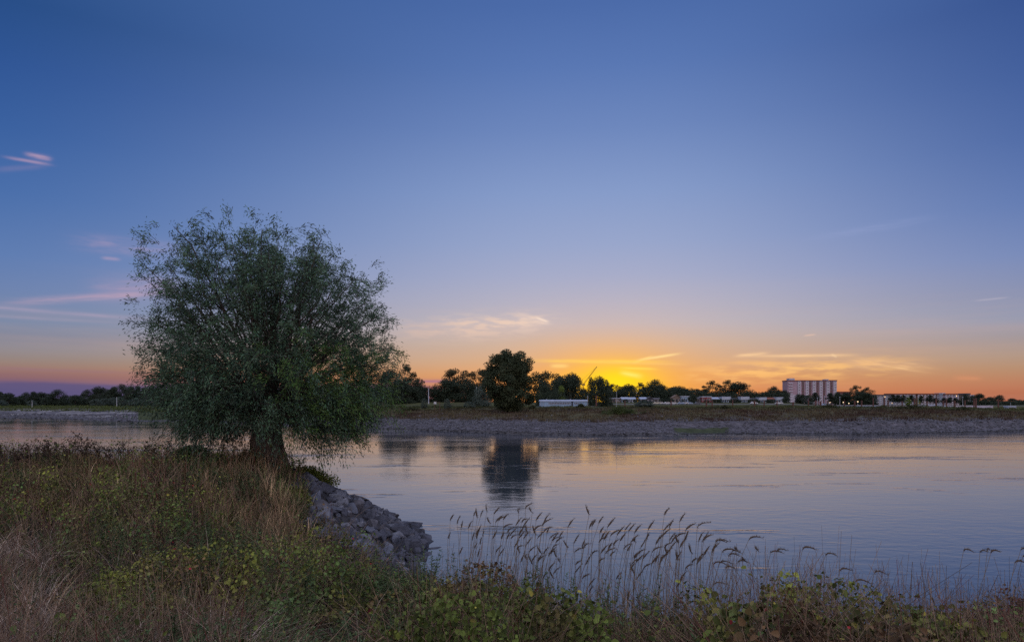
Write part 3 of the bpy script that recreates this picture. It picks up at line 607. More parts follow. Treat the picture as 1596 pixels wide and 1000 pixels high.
LP = np.concatenate(leafP); LD = np.concatenate(leafD); LC = np.clip(np.concatenate(leafC), .005, .5)
kp = ~((np.abs(LP[:, 0]-.0) < .58+.25*r.rand(len(LP))) & (LP[:, 2] < HEAD[2]-.35-.3*r.rand(len(LP)))); LP, LD, LC = LP[kp], LD[kp], LC[kp]; n = len(LP)
V, Q = leaves_diamond(LP, LD, norm(rand_dir(n, r)+np.array([0, 0, .5])), .125*(.7+.6*r.rand(n)), .029*(.7+.6*r.rand(n)))
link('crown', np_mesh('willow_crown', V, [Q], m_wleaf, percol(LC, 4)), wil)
print('willow leaves', n, 'twigs', len(TWa))

# ---------------------------------------------------------------- riprap stones of the groyne
import bmesh
stone_protos = []
for k in range(14):
    rq = np.random.RandomState(100+k); bm = bmesh.new()
    pts = rand_dir(17, rq)*(.5*(1+.22*rq.normal(size=(17, 1))))*np.array([1.15, .85, .62+.2*rq.rand()])
    for p in pts: bm.verts.new(p)
    res = bmesh.ops.convex_hull(bm, input=bm.verts); bmesh.ops.delete(bm, geom=[g_ for g_ in res['geom_interior'] if isinstance(g_, bmesh.types.BMVert)], context='VERTS')
    bmesh.ops.bevel(bm, geom=list(bm.edges), offset=.022, segments=1, affect='EDGES', clamp_overlap=True)
    me = bpy.data.meshes.new('riprap_stone'); bm.to_mesh(me); bm.free(); a = me.color_attributes.new('tint', 'FLOAT_COLOR', 'POINT')
    c = np.ones((len(me.vertices), 4), np.float32); c[:, :3] = np.array([[.105,.112,.140],[.07,.072,.09],[.145,.148,.172],[.092,.088,.10]][k % 4]); a.data.foreach_set('color', c.ravel()); me.materials.append(m_stone); stone_protos.append(me)
rq = np.random.RandomState(5); placed = []; tries = 0
def rocky(x, y):
    s = float(crest_dist(np.array([x]), np.array([y]))[0])
    return s, (s > .2 and y > 19.4+.35*(x+4) and y > 18.5 and x > -8.6 and x/y > -.312+.012*math.sin(y*2.1) and s < 7.5 and y < 33)
while len(placed) < 296 and tries < 60000:
    tries += 1; x = -9.5+9*rq.rand(); y = 18+14*rq.rand(); s, ok = rocky(x, y)
    if not ok: continue
    z = float(near_z(np.array([x]), np.array([y]))[0])
    if z < -.30: continue
    front = y < 29.5; size = .27+.40*rq.rand()**1.7
    if not front and len(placed) > 285: continue
    if any((x-a)**2+(y-b_)**2 < (.50*(size+c)/2*1.25)**2 for a, b_, c in placed): continue
    placed.append((x, y, size)); o = link('riprap_stone', stone_protos[(4*rq.randint(3)+1) if z < .22 else rq.randint(14)]); o.location = (x, y, z+size*.12+.06*rq.rand())
    o.rotation_euler = (rq.normal()*.5, rq.normal()*.5, rq.rand()*6.3); o.scale = (size*1.15,)*3
    where = 'at the waterline of' if z < .35 else ('on the slope of' if z < 1.6 else 'near the top of')
    tag(o, 'angular blue-grey riprap stone %s the stone groyne below the willow' % where, 'stone', 'stones %s the groyne' % where.replace(' of', ''))
# a second, smaller fill between them
while len(placed) < 460 and tries < 160000:
    tries += 1; x = -9.5+9*rq.rand(); y = 18+14*rq.rand(); s, ok = rocky(x, y)
    if not ok: continue
    z = float(near_z(np.array([x]), np.array([y]))[0])
    if z < -.2: continue
    placed.append((x, y, .1))
fill = [p for p in placed if p[2] == .1]
def scatter(protos_, items, name, m):
    vs = []; q3 = {}; cs = []; off = 0
    for k, items_k in enumerate(items):
        if not len(items_k): continue
        me = protos_[k]; nv = len(me.vertices); co = np.empty(nv*3, np.float32); me.vertices.foreach_get('co', co); co = co.reshape(-1, 3)
        fl = [np.array(p.vertices) for p in me.polygons]
        A = np.array(items_k); n = len(A); a = rq.rand(n)*6.3; b_ = rq.normal(size=n)*.5
        x_ = co[None, :, 0]*np.cos(a)[:, None]-co[None, :, 1]*np.sin(a)[:, None]; y_ = co[None, :, 0]*np.sin(a)[:, None]+co[None, :, 1]*np.cos(a)[:, None]; z_ = np.broadcast_to(co[None, :, 2], x_.shape)
        y2 = y_*np.cos(b_)[:, None]-z_*np.sin(b_)[:, None]; z2 = y_*np.sin(b_)[:, None]+z_*np.cos(b_)[:, None]
        Vv = np.stack([x_, y2, z2], -1)*A[:, None, 3:4]+A[:, None, :3]; vs.append(Vv.reshape(-1, 3))
        cc = (.10+.09*rq.rand(n, 1))*np.array([1, 1, 1.12])*(A[:, 4:5]); cs.append(np.repeat(cc, nv, 0))
        for f in fl:
            idx = f[None, :]+(off+np.arange(n)*nv)[:, None]; q3.setdefault(len(f), []).append(idx)
        off += n*nv
    return np_mesh(name, np.concatenate(vs), [np.concatenate(v) for v in q3.values()], m, np.concatenate(cs))
small = []
for k in range(6):
    rk = np.random.RandomState(300+k); bm = bmesh.new()
    for p in rand_dir(9, rk)*.5*np.array([1.1, .9, .65]): bm.verts.new(p)
    res = bmesh.ops.convex_hull(bm, input=bm.verts); me = bpy.data.meshes.new('small_stone'); bm.to_mesh(me); bm.free(); small.append(me)
items = [[] for _ in range(6)]
for q, (x, y, s_) in enumerate(fill):
    z = float(near_z(np.array([x]), np.array([y]))[0]); items[q % 6].append((x, y, z+.0, .20+.22*rq.rand(), .7))
tag(link('groyne_rubble', scatter(small, items, 'groyne_rubble', m_stone)), 'smaller broken stones wedged between the big ones of the groyne', 'rubble', kind='stuff')
# far bank stone pitching
n = 14000; px = -60+1740*rq.rand(n); s = -1.0+30*rq.rand(n)**.9; d0 = EYE*F/(shore_y(px)-HY); yy = d0+s*np.where(px < 480, 2.4, 1); xx = (px-CX)/F*yy; zz = far_z(xx, yy)
edge = 18+9*(fbm(xx, yy, .15, 21)-.5); keep = (zz > -.1) & ((s < edge) | (rq.rand(n) < .03)) & ~((px > 1050) & (px < 1130) & (s > 6) & (s < 12)) & ~((px > 215) & (px < 480)) & ((px > 480) | (rq.rand(n) < .45))
items = [[] for _ in range(6)]
for q in np.nonzero(keep)[0]: items[q % 6].append((xx[q], yy[q], zz[q]+.04, (.28+.38*rq.rand())*(yy[q]/140), .62 if s[q] > 2.5 else .3))
tag(link('far_bank_stones', scatter(small, items, 'far_bank_stones', m_stone)), 'loose grey stone pitching along the far waterline', 'stones', kind='stuff')

# far bank vegetation: tufts and low brush
def tuft_field(name, px, s, hgt, wid, nb, colf, label, lean=.4, m=m_blade):
    d0 = EYE*F/(shore_y(px)-HY); yy = d0+s; xx = (px-CX)/F*yy; zz = far_z(xx, yy); k = zz > .8; xx, yy, zz = xx[k], yy[k], zz[k]; h_ = hgt[k]
    n = len(xx); X3 = np.repeat(np.stack([xx, yy, zz-.05], 1), nb, 0); X3[:, :2] += rs.normal(size=(n*nb, 2))*.35; hh = np.repeat(h_, nb)*(.5+.8*rs.rand(n*nb))
    a = rs.rand(n*nb)*6.3; V, Q, _ = blades(X3, np.stack([np.cos(a), np.sin(a)], 1), hh, wid*(.6+.8*rs.rand(n*nb)), .2+lean*rs.rand(n*nb), 3)
    cc = np.repeat(colf(xx, yy), nb, 0)*(.7+.6*rs.rand(n*nb, 1)); tag(link(name, np_mesh(name, V, [Q], m, percol(cc, 6))), label, 'grass', kind='stuff')
n = 11000; px = 470+1200*rs.rand(n); s = 17+80*rs.rand(n)**1.2
def cf(x, y):
    f_ = fbm(x, y, .12, 31)[:, None]; d_ = np.clip((y-165)/40, 0, 1)[:, None]; f_ = np.clip((f_-.35)*3.3, 0, 1)
    return (np.array([.058,.038,.028])*(1-f_)+np.array([.095,.078,.044])*f_)*(1-d_)+np.array([.052,.062,.024])*d_*(.7+.6*f_)
tuft_field('far_bank_grass', px, s, .25+.75*fbm(px, s, .09, 33)**1.5, .13, 6, cf, 'brown and olive dry grass covering the far bank')
n = 3500; px = -60+540*rs.rand(n); s = 70+60*rs.rand(n)
tuft_field('far_meadow_grass', px, s, .3+.8*rs.rand(n)**2, .28, 5, lambda x, y: np.array([.07,.09,.03])+0*x[:, None], 'dark green meadow grass above the upstream beach')
# leafy mounds at the foot of the willow
for q, (px, d, w, h_, ca, cb, lab) in enumerate([(300,27.3,125,.85,(.055,.105,.028),(.075,.13,.035),'fresh green nettle mound at the plateau rim on the upstream side of the willow'),(478,27.6,100,.55,(.085,.115,.025),(.14,.15,.03),'yellow-green vine mound between the willow foot and the groyne stones'),
    (455,23.0,70,.5,(.10,.12,.028),(.15,.155,.035),'bright yellow-green vine clump above the groyne stones')]):
    W_ = w/F*d; x = FP(px, d); z = float(near_z(np.array([x]), np.array([d]))[0])
    cm, C = crown_mesh('foliage', 400+q, W_, h_*.8, .02, 60, 9000, .085, .34, ca, cb, prof=[(0,W_*.55,W_*.55),(.5,W_*.42,W_*.42),(1,W_*.16,W_*.16)], depth=.5, hollow=0)
    o = empty('leafy_mound', (x, d, z-.25 if q else z-.12)); link('foliage', cm, o); tag(o, lab, 'bush')
# green mound of brush at the tall pole
cm, C = crown_mesh('foliage', 61, 11, 1.3, .1, 40, 6000, .22, .8, (.07,.09,.028), (.05,.07,.025), prof=[(0,4.8,6.2),(.5,3.4,3.6),(1,1.0,1.0)], depth=.5, hollow=.0)
x, y, z = FG(965, 143); o = empty('bramble_mound', (x, y, z-.1)); link('foliage', cm, o); tag(o, 'low green mound of brambles spilling over the far stones at the tall pole', 'bush')
for q, (px_, d, w, h_, lab) in enumerate([(905,225,18,.9,'low dark brush along the far bank in front of the houseboat'),(830,205,14,.8,'low brush clump beside the round waterside tree trunk'),(1420,215,60,1.0,'long dark brush hump at the harbour edge below the apartments'),
    (1500,210,44,.9,'dark brush hump beside the moored white cruiser'),(1290,215,50,.9,'flat dark brush below the tower block'),(1130,212,60,.8,'flat dark brush below the white houses'),(640,210,40,.8,'low green brush below the dark wood')]):
    W_ = w/F*d; cm, C = crown_mesh('foliage', 200+q, W_, h_, 0, 30, 3500, .25, .55, (.04,.05,.024), (.06,.065,.03), prof=[(0,W_/2,W_/2),(.6,W_*.35,W_*.3),(1,W_*.1,W_*.12)], depth=.25, hollow=0)
    x, y, z = FG(px_, d-30); o = empty('low_bush', (x, y, z-.1)); link('foliage', cm, o); tag(o, lab, 'bush', 'brush clumps on the far bank')

# ---------------------------------------------------------------- houses, boats, posts and the town
W_ = lambda c, rgh=.6, **k: mat('paint', c, rgh, .4, **k)
m_white = mat('white_render', (.34,.37,.43), .7, .3, nscale=.8, namt=.12); m_blue = mat('pale_blue_boards', (.20,.28,.37), .6, .3, nscale=1, namt=.15)
m_beige = mat('beige_brick', (.16,.12,.095), .85, .2, nscale=2, namt=.2); m_red = mat('red_brick', (.20,.05,.055), .8, .2, nscale=2, namt=.2); m_dark = mat('dark_boards', (.04,.04,.05), .8, .2, nscale=2, namt=.2)
m_roofl = mat('pale_metal_roof', (.30,.34,.43), .45, .5, nscale=.7, namt=.15); m_roofd = mat('dark_roof', (.07,.065,.07), .7, .3, nscale=1, namt=.2); m_roofr = mat('red_roof_tiles', (.20,.075,.05), .8, .2, nscale=1.5, namt=.2)
m_glass = mat('window_glass', (.03,.035,.045), .12, .6); m_frame = mat('window_frame', (.5,.5,.52), .6, .3)
m_pinkw = mat('pink_concrete', (.34,.235,.275), .85, .2, nscale=.3, namt=.10); m_conc = mat('pale_concrete', (.40,.37,.42), .85, .2, nscale=.4, namt=.1); m_dkred = mat('dark_red_panel', (.14,.055,.06), .7, .3, nscale=.5, namt=.15)
m_rust = mat('rusty_steel', (.10,.045,.035), .85, .3, nscale=4, namt=.35); m_galv = mat('galvanised_steel', (.33,.35,.38), .5, .5, metal=.3, nscale=3, namt=.15); m_crane = mat('crane_yellow', (.32,.19,.03), .6, .3, nscale=2, namt=.2)
m_tyre = mat('tyre_rubber', (.02,.02,.02), .9, .1); m_hull = mat('steel_hull', (.16,.25,.33), .5, .4, nscale=1, namt=.2); m_lamp = mat('lamp_glow', (1,.8,.5), .5, .3, emit=((1.0,.72,.40), 2.2)); m_ltail = mat('lit_window', (.9,.7,.4), .5, .3, emit=((1.0,.62,.30), 1.2))
m_bird = mat('dark_feathers', (.03,.03,.032), .8, .2, nscale=8, namt=.2); m_sign = mat('sign_board', (.45,.45,.46), .7, .3, nscale=3, namt=.15)
def ext(px0, px1, top, d, z): return FP(px0, d), FP(px1, d), z, EYE+(HY-top)/F*d
def gap(s0, s1, n, w): return [s0+(s1-s0)*(i+.5)/n for i in range(n)]
def house(px0, px1, top, d, wall, roof, label, style='flat', nwin=3, dep=6.0, zb=None, door=True, upper=False):
    x0, x1, z, zt = ext(px0, px1, top, d, 0); xm = (x0+x1)/2; z = zb if zb is not None else float(far_z(np.array([xm]), np.array([d]))[0]); H = zt-z; W = x1-x0
    o = empty('house', (xm, d, z)); tag(o, label, 'house', 'small houses along the far dike'); hw = H*(.62 if style != 'flat' else .86)
    MB().box0(-W/2, W/2, 0, dep, -.5, hw).build('wall', wall, o)
    if upper: MB().box0(-W/2-.18, W/2+.18, -.30, dep*.8, hw*.55, hw-.004).build('upper_storey', m_white, o)
    if style == 'flat': MB().box0(-W/2-.2, W/2+.2, -.35, dep+.2, hw, hw+H*.14).build('roof', roof, o)
    elif style == 'gable':   # gable end towards the river
        MB().prism([(-W/2, hw), (W/2, hw), (0, H-.12)], 'y', .02, dep).build('gable', wall, o)
        t_ = .16; MB().prism([(-W/2-.35, hw-.22), (0, H-.1), (W/2+.35, hw-.22), (W/2+.35, hw-.22+t_), (0, H+t_-.1), (-W/2-.35, hw-.22+t_)], 'y', -.35, dep+.3).build('roof', roof, o)
    else:                    # ridge along the river
        MB().prism([(-.4, hw), (dep/2, H), (dep+.4, hw)], 'x', -W/2-.25, W/2+.25).build('roof', roof, o)
    ws = W/(nwin+(1 if door else 0)); wh = min(1.25, hw*.42)
    for i in range(nwin):
        cx_ = -W/2+ws*(i+.5+(1 if door and i >= nwin//2 else 0)); f = MB(); zc = hw*(.30 if upper else .55)
        for a in (-1, 1): f.box((cx_+a*ws*.34, -.03, zc), (.08, .10, wh+.16)); f.box((cx_, -.03, zc+a*(wh/2+.04)), (ws*.68-.1, .09, .08))
        fr = f.build('window', m_frame, o); MB().box((cx_, -.005, zc), (ws*.68-.09, .03, wh-.01)).build('pane', m_glass, fr)
    if door:
        cx_ = -W/2+ws*(nwin//2+.5); dr = MB().box((cx_, -.03, min(2.0, hw*.8)/2), (min(.95, ws*.7), .08, min(2.0, hw*.8))).build('door', m_dark, o)
        MB().box((cx_+.3, -.09, .95), (.05, .05, .14)).build('handle', m_galv, dr)
    return o
house(948, 967, 619.8, 414, m_beige, m_roofl, 'flat-roofed grey cabin with pale trim beside the sunset trees', 'flat', 4)
house(969, 979, 618.5, 414, m_blue, m_roofl, 'pale blue house with a light roof next to the grey cabin', 'ridge', 2)
house(979.5, 991, 618.7, 417, m_white, m_roofl, 'whitish cottage attached to the pale blue house', 'ridge', 3)
house(998, 1008, 618.5, 412, m_dark, m_roofl, 'dark boarded house with a shining pale roof', 'ridge', 2)
house(1008.5, 1018, 618, 410, m_dark, m_roofd, 'black gabled house beside the shining pale roof', 'gable', 2)
house(1018.5, 1029, 619.5, 414, m_beige, m_roofd, 'grey-brown bungalow beside the black gabled house', 'ridge', 3)
house(1048.5, 1061, 615, 414, m_beige, m_beige, 'beige gabled house beside the white two-storey one', 'gable', 2)
house(1062, 1077, 616.8, 412, m_blue, m_white, 'white and blue two-storey house after the beige gable', 'flat', 4)
house(1087, 1093.5, 618.5, 414, m_beige, m_roofd, 'narrow beige house beside the red one', 'ridge', 1)
house(1094, 1109, 617.3, 412, m_red, m_white, 'red-fronted house with a white roof edge', 'flat', 3)
house(1110, 1121, 618.5, 414, m_beige, m_roofl, 'grey-brown house beside the red-fronted one', 'ridge', 3)
whites = [(1125,1139,617.8,'white house next after the grey-brown one beside the red front'),(1154.5,1168,617.8,'white house standing alone before the wide dark tree'),(1183,1195,618.8,'white house below the small pointed conifer'),(1210,1221.5,618.6,'white house nearest the tower block')]
for a, b_, tp, lab in whites: house(a+.6, b_-.6, tp, 412, m_blue, m_roofl, lab, 'flat', 3, upper=True)
house(1139.5, 1150, 620, 414, m_beige, m_roofd, 'low brown bungalow between two white houses', 'ridge', 2)
house(1170, 1180, 620, 414, m_beige, m_roofd, 'low brown bungalow under the wide dark tree', 'ridge', 2)
house(1197, 1208.5, 619, 414, m_beige, m_roofr, 'beige house with reddish roof near the tower block', 'ridge', 3)

for q, (px, tp, w, lab) in enumerate([(975,621.5,8,'small dark garden bush at the corner of the pale blue house'),(992,621,9,'dark garden bush between the cottage and the shining roof'),(1033,620,12,'dark bushy garden shrub after the grey-brown bungalow'),(1044,621,12,'dark garden shrub before the beige gabled house'),
    (1064,622,6,'tiny shrub at the foot of the white two-storey house'),(1080,615,13,'tall dark garden bush between the two-storey and the narrow beige house'),(1101,623,8,'low shrub in front of the red-fronted house'),(1115,621.5,13,'dark shrub in front of the grey-brown house'),(1122,621,8,'shrub at the corner of the next white house'),
    (1144,620.5,14,'round dark garden bush between two white houses'),(1151,622,8,'low shrub beside the lone white house'),(1174,621,15,'wide dark garden bush before the conifer'),(1181,623,7,'little shrub at the house below the conifer'),(1202,621.5,14,'dark shrub row before the reddish roof'),(1225,618,10,'dark bush at the foot of the tower block end')]):
    tree('low', px, tp+.5, w, 405, lab, 'garden bushes of the dike houses').name = 'garden_bush'
# tower block: nine storeys
d = 600; x0, x1 = FP(1228.5, d), FP(1303, d); zt = EYE+(HY-593.5)/F*d; z = 4.0; W = x1-x0; H = zt-z
tb = empty('tower_block', ((x0+x1)/2, d, z), R(-4)); tag(tb, 'pink nine-storey tower block standing above the houses and trees', 'apartment block')
pw = W/74.5
def tx(px): return (px-1228.5)*pw-W/2
def tz_(py): return EYE+(HY-py)/F*d-z
MB().box0(-W/2, W/2, 0, 14, -1, H).build('wall', m_pinkw, tb)
MB().box0(-W/2-.3, W/2+.3, -.5, 14.3, H, H+.8).build('roof', m_dkred, tb)
MB().box0(tx(1232), tx(1240.5), 2, 9, H+.79, tz_(589)).build('lift_housing', m_conc, tb); MB().box0(tx(1281), tx(1287), 2, 9, H+.79, tz_(592)).build('lift_housing', m_dkred, tb); MB().box0(tx(1287.1), tx(1292), 2, 9, H+.79, tz_(590.5)).build('lift_housing', m_conc, tb)
MB().box0(-W/2-.25, tx(1243), -.30, 0-.002, -1, tz_(615)).build('podium_wall', m_conc, tb)
fl = H/9
for k in range(1, 9):   # balcony rails of the plain end
    MB().box0(tx(1230), tx(1236), -.9, -.02, k*fl-.15, k*fl+.85).build('balcony', m_conc, tb)
cols = [(1246,'w'),(1252,'d'),(1258,'w'),(1263,'d'),(1268.5,'w'),(1274,'d'),(1279,'w'),(1284,'d'),(1289.5,'w'),(1295,'d'),(1300,'w')]
for px, k in cols:
    if k == 'd': MB().box0(tx(px-1.6), tx(px+1.6), -.08, -.003, .2, H-.4).build('facade_bay', m_dkred, tb)
    else: MB().box0(tx(px-2.2), tx(px+2.2), -.75, -.003, .0, H-.2).build('facade_bay', m_conc, tb)
for j, (px, k) in enumerate(cols):
    for q in range(9):
        zc = q*fl+fl*.55; y0 = -.76 if k == 'w' else -.09
        if (j*9+q) >= 99: continue
        w_ = .9 if k == 'w' else 1.35; f = MB().box((tx(px), y0-.02, zc), (w_*1.15*pw*2+.1, .08, fl*.42 if k == 'w' else fl*.62)).build('window', m_frame if k == 'w' else m_dkred, tb)
        MB().box((tx(px), y0-.065, zc), (w_*1.15*pw*2-.15, .03, (fl*.42 if k == 'w' else fl*.62)-.2)).build('pane', m_glass, f)
# long low apartment blocks
def block(px0, px1, top, d, wall, roof, label, nf, nc, bays=None, roofh=1.2, zb=4.3, rz=0):
    x0, x1, z, zt = ext(px0, px1, top, d, zb); W = x1-x0; H = zt-z; o = empty('apartment_block', ((x0+x1)/2, d, z), R(rz)); tag(o, label, 'apartment block', 'low apartment blocks of the town')
    MB().box0(-W/2, W/2, 0, 11, -1, H-roofh).build('wall', wall, o); MB().box0(-W/2-.3, W/2+.3, -.6, 11.3, H-roofh, H).build('roof', roof, o)
    cw = W/nc; fh = (H-roofh)/nf
    for i in range(nc):
        cx_ = -W/2+cw*(i+.5)
        if bays and i % 2 == 0: MB().box0(cx_-cw*.42, cx_+cw*.42, -.7, -.004, -.5, H-roofh-.1).build('facade_bay', bays, o)
        for q in range(nf):
            if i*nf+q >= 98: continue
            y0 = -.71 if bays and i % 2 == 0 else -.01; f = MB().box((cx_, y0-.03, fh*(q+.55)), (cw*.62, .09, fh*.55)).build('window', m_frame, o)
            MB().box((cx_, y0-.08, fh*(q+.55)), (cw*.62-.25, .03, fh*.55-.2)).build('pane', m_glass if (i*7+q*3) % 29 else m_ltail, f)
    return o
block(1303, 1326, 609.8, 640, m_red, m_roofr, 'long red brick roof behind the trees beside the tower block', 3, 9, zb=4.3)
block(1360.5, 1388, 614.5, 600, m_conc, m_roofd, 'pale lilac flats nearest the big tree group', 4, 11, m_white)
block(1388.5, 1427, 612.8, 620, m_conc, m_roofr, 'flats with a thin red roof behind the light green tree', 4, 16, m_white)
block(1430, 1468, 612.8, 620, m_beige, m_roofr, 'wide brown flats with a red-brown roof and white bays', 4, 15, m_conc)
block(1468.5, 1472.5, 612, 615, m_white, m_white, 'narrow white stair tower between two brown blocks', 4, 1)
block(1473, 1501.5, 613, 612, m_pinkw, m_roofr, 'red-roofed flats with tall white pilasters', 4, 12, m_conc)
block(1508, 1511.5, 612.5, 560, m_beige, m_roofd, 'slim brown tower beside the pale blue building', 5, 1)
block(1512, 1517.5, 615, 560, m_blue, m_roofl, 'small pale blue building at the end of the town row', 4, 2)
block(1519, 1526, 618, 560, m_white, m_roofl, 'low white building among the last trees of the quay', 3, 3)

# houseboat in the harbour basin
d = 262; x0, x1 = FP(838, d), FP(915, d); W = x1-x0; zb = 0
hb = empty('houseboat', ((x0+x1)/2, d, 0), R(2)); tag(hb, 'long pale blue houseboat with a rounded light roof, moored behind the far bank', 'houseboat')
def hz(py): return EYE+(HY-py)/F*d
n_ = 9; hp = [(-W/2, 0.0), (-W/2-.7, hz(633)), (W/2, hz(633.5)), (W/2-.3, 0.0)]
MB().prism(hp, 'y', -2.2, 2.2).build('hull', m_hull, hb)
cx0, cx1 = FP(841, d)-(x0+x1)/2, FP(914, d)-(x0+x1)/2
MB().box0(cx0, cx1, -1.9, 1.9, hz(633.4), hz(624.8)).build('cabin', m_blue, hb)
rp = [(-2.2, hz(624.9)), (-2.1, hz(624.1)), (-1.3, hz(623.1)), (0, hz(622.6)), (1.3, hz(623.1)), (2.1, hz(624.1)), (2.2, hz(624.9))]
rf = MB().prism(rp, 'x', cx0-.3, cx1+.3).build('roof', m_roofl, hb)
for px in (852, 889): MB().tube([(FP(px, d)-(x0+x1)/2, 0, hz(622.8)), (FP(px, d)-(x0+x1)/2, 0, hz(621.3))], .12).build('chimney', m_white, rf)
for q in range(19):
    px = 855+q*2.5
    if q in (14, 15): continue
    cx_ = FP(px, d)-(x0+x1)/2; f = MB().box((cx_, -1.93, hz(628.2)), (.50, .07, .72)).build('window', m_white, hb); MB().box((cx_, -1.98, hz(628.2)), (.36, .04, .56)).build('pane', m_glass, f)
MB().box((FP(891, d)-(x0+x1)/2, -1.94, hz(629)), (.62, .08, 1.7)).build('door', m_dark, hb)
for px in (841.5, 846, 905, 910): MB().tube([(FP(px, d)-(x0+x1)/2, -2.1, hz(633.5)), (FP(px, d)-(x0+x1)/2, -2.1, hz(624.5))], .06).build('deck_post', m_white, hb)
jt = empty('jetty', (FP(922, 258), 258, 0)); tag(jt, 'floating landing stage with a rail beside the houseboat stern', 'jetty'); MB().box0(-1.8, 2.0, -1, 1, 3.2, 3.5).build('deck', m_galv, jt)
for a in (-1.6, 0, 1.8): MB().tube([(a, -.9, -1), (a, -.9, 4.4)], .06).build('rail_post', m_galv, jt)
MB().box0(-1.6, 1.8, -.94, -.86, 4.3, 4.38).build('handrail', m_galv, jt)

# boats in the basin
def boat(px, d, L, H, label, cabin=.5, off=0.0, blue=False):
    o = empty('motor_boat', (FP(px, d), d, 0), R(3)); tag(o, label, 'boat', 'boats moored in the harbour')
    v = []; nseg = 9
    for i in range(nseg):
        t_ = i/(nseg-1); w = L*.13*(1-max(0, (t_-.55)/.45)**2.2); zk = H*.45+.12*H*t_
        v += [(-L/2+L*t_, -w, zk), (-L/2+L*t_*.96, -w*.55, -.3), (-L/2+L*t_*.96, w*.55, -.3), (-L/2+L*t_, w, zk)]
    f = [(i*4+k, i*4+(k+1)%4, i*4+4+(k+1)%4, i*4+4+k) for i in range(nseg-1) for k in range(4)]+[(0,1,2,3), (nseg*4-1, nseg*4-2, nseg*4-3, nseg*4-4)]
    MB().add(v, f).build('hull', m_hull if blue else m_white, o)
    c0, c1 = -L*.5*cabin+off*L, L*.5*cabin+off*L; zc = H*.46
    MB().prism([(c0, zc), (c0+.1*L*cabin, H*.93), (c1-.22*L*cabin, H*.93), (c1, zc)], 'y', -L*.09, L*.09).build('cabin', m_white, o)
    MB().box0(c0+.05*L*cabin, c1-.2*L*cabin, -L*.1, L*.1, H*.931, H).build('cabin_roof', m_roofl, o)
    MB().box0(c0+.14*L*cabin, c1-.26*L*cabin, -L*.09-.03, -L*.09-.001, H*.64, H*.84).build('window', m_glass, o)
    MB().tube([(off*L, 0, H), (off*L, 0, H*1.35)], .04).build('mast', m_galv, o); return o
boat(1440, 262, 12, 3.4, 'white motor boat beside the first dark brush hump', .55)
boat(1484, 268, 14, 3.3, 'white cabin boat between two brush humps', .6, blue=False)
boat(1536, 280, 15, 2.9, 'blue-hulled boat with a white low cabin before the long quay', .5, blue=True)
boat(1575, 290, 14, 4.3, 'tall white cabin cruiser near the end of the quay', .35)
boat(1592, 250, 12, 2.7, 'low white boat at the very edge of the harbour', .8)
boat(1520, 300, 10, 3.0, 'small white boat partly behind the brush hump', .5)
boat(1371, 262, 9, 3.4, 'small pale boat among the mooring posts', .5)
# parked cars on the quay road
def car(px, d, body_m, label):
    x, y, z = FG(px, d); o = empty('parked_car', (x, y, z+.02), R(random.uniform(-4, 4))); tag(o, label, 'car', 'cars parked along the dike foot'); L, Wd = 4.3, 1.75
    MB().prism([(-L/2,.3),(-L/2,.78),(-L*.36,.86),(-L*.22,1.36),(L*.16,1.4),(L*.29,.9),(L*.47,.76),(L/2,.55),(L/2,.3)], 'y', -Wd/2, Wd/2).build('body', body_m, o)
    for sgn in (-1, 1): MB().prism([(-L*.3,.90),(-L*.2,1.28),(L*.14,1.31),(L*.235,.92)], 'y', sgn*(Wd/2+.005), sgn*(Wd/2+.02)).build('side_window', m_glass, o)
    for a in (-1.35, 1.3):
        for sgn in (-1, 1):
            w = MB().tube([(a, sgn*(Wd/2-.1), .32), (a, sgn*(Wd/2+.03), .32)], .32, 14).build('wheel', m_tyre, o); MB().tube([(a, sgn*(Wd/2+.031), .32), (a, sgn*(Wd/2+.045), .32)], .18, 10).build('rim', m_galv, w)
    for sgn in (-1, 1): MB().box((L/2+.01, sgn*.6, .62), (.05, .28, .14)).build('headlight', m_frame, o)
m_cw = W_((.5,.5,.5), .3); m_cb = W_((.22,.30,.42), .3); m_cd = W_((.05,.06,.08), .3); m_cy = W_((.5,.47,.36), .3)
def zsurf(px, d): return float(far_z(np.array([FP(px, d)]), np.array([d]))[0])
for px, m, lab in [(1024,m_cy,'cream car parked first in the row below the gabled houses'),(1029.5,m_cw,'white car parked close behind the cream one'),(1040,m_cw,'white car parked alone in the middle of the row'),(1050,m_cw,'white car parked beside the thin dark mooring post'),
        (1062,m_cb,'blue car at the start of the tight group'),(1067.5,m_cw,'white car in the middle of the tight group'),(1074,m_cb,'pale blue car ending the tight group'),(1087.5,m_cd,'dark car parked apart below the red house'),(1214,m_cw,'white car parked below the white house near the tower block'),(1175,m_cw,'white car parked below the conifer'),
        (1286,m_cb,'light blue car on the quay before the tower block')]: car(px, EYE*F/(float(shore_y(px))-HY)+271, m, lab)

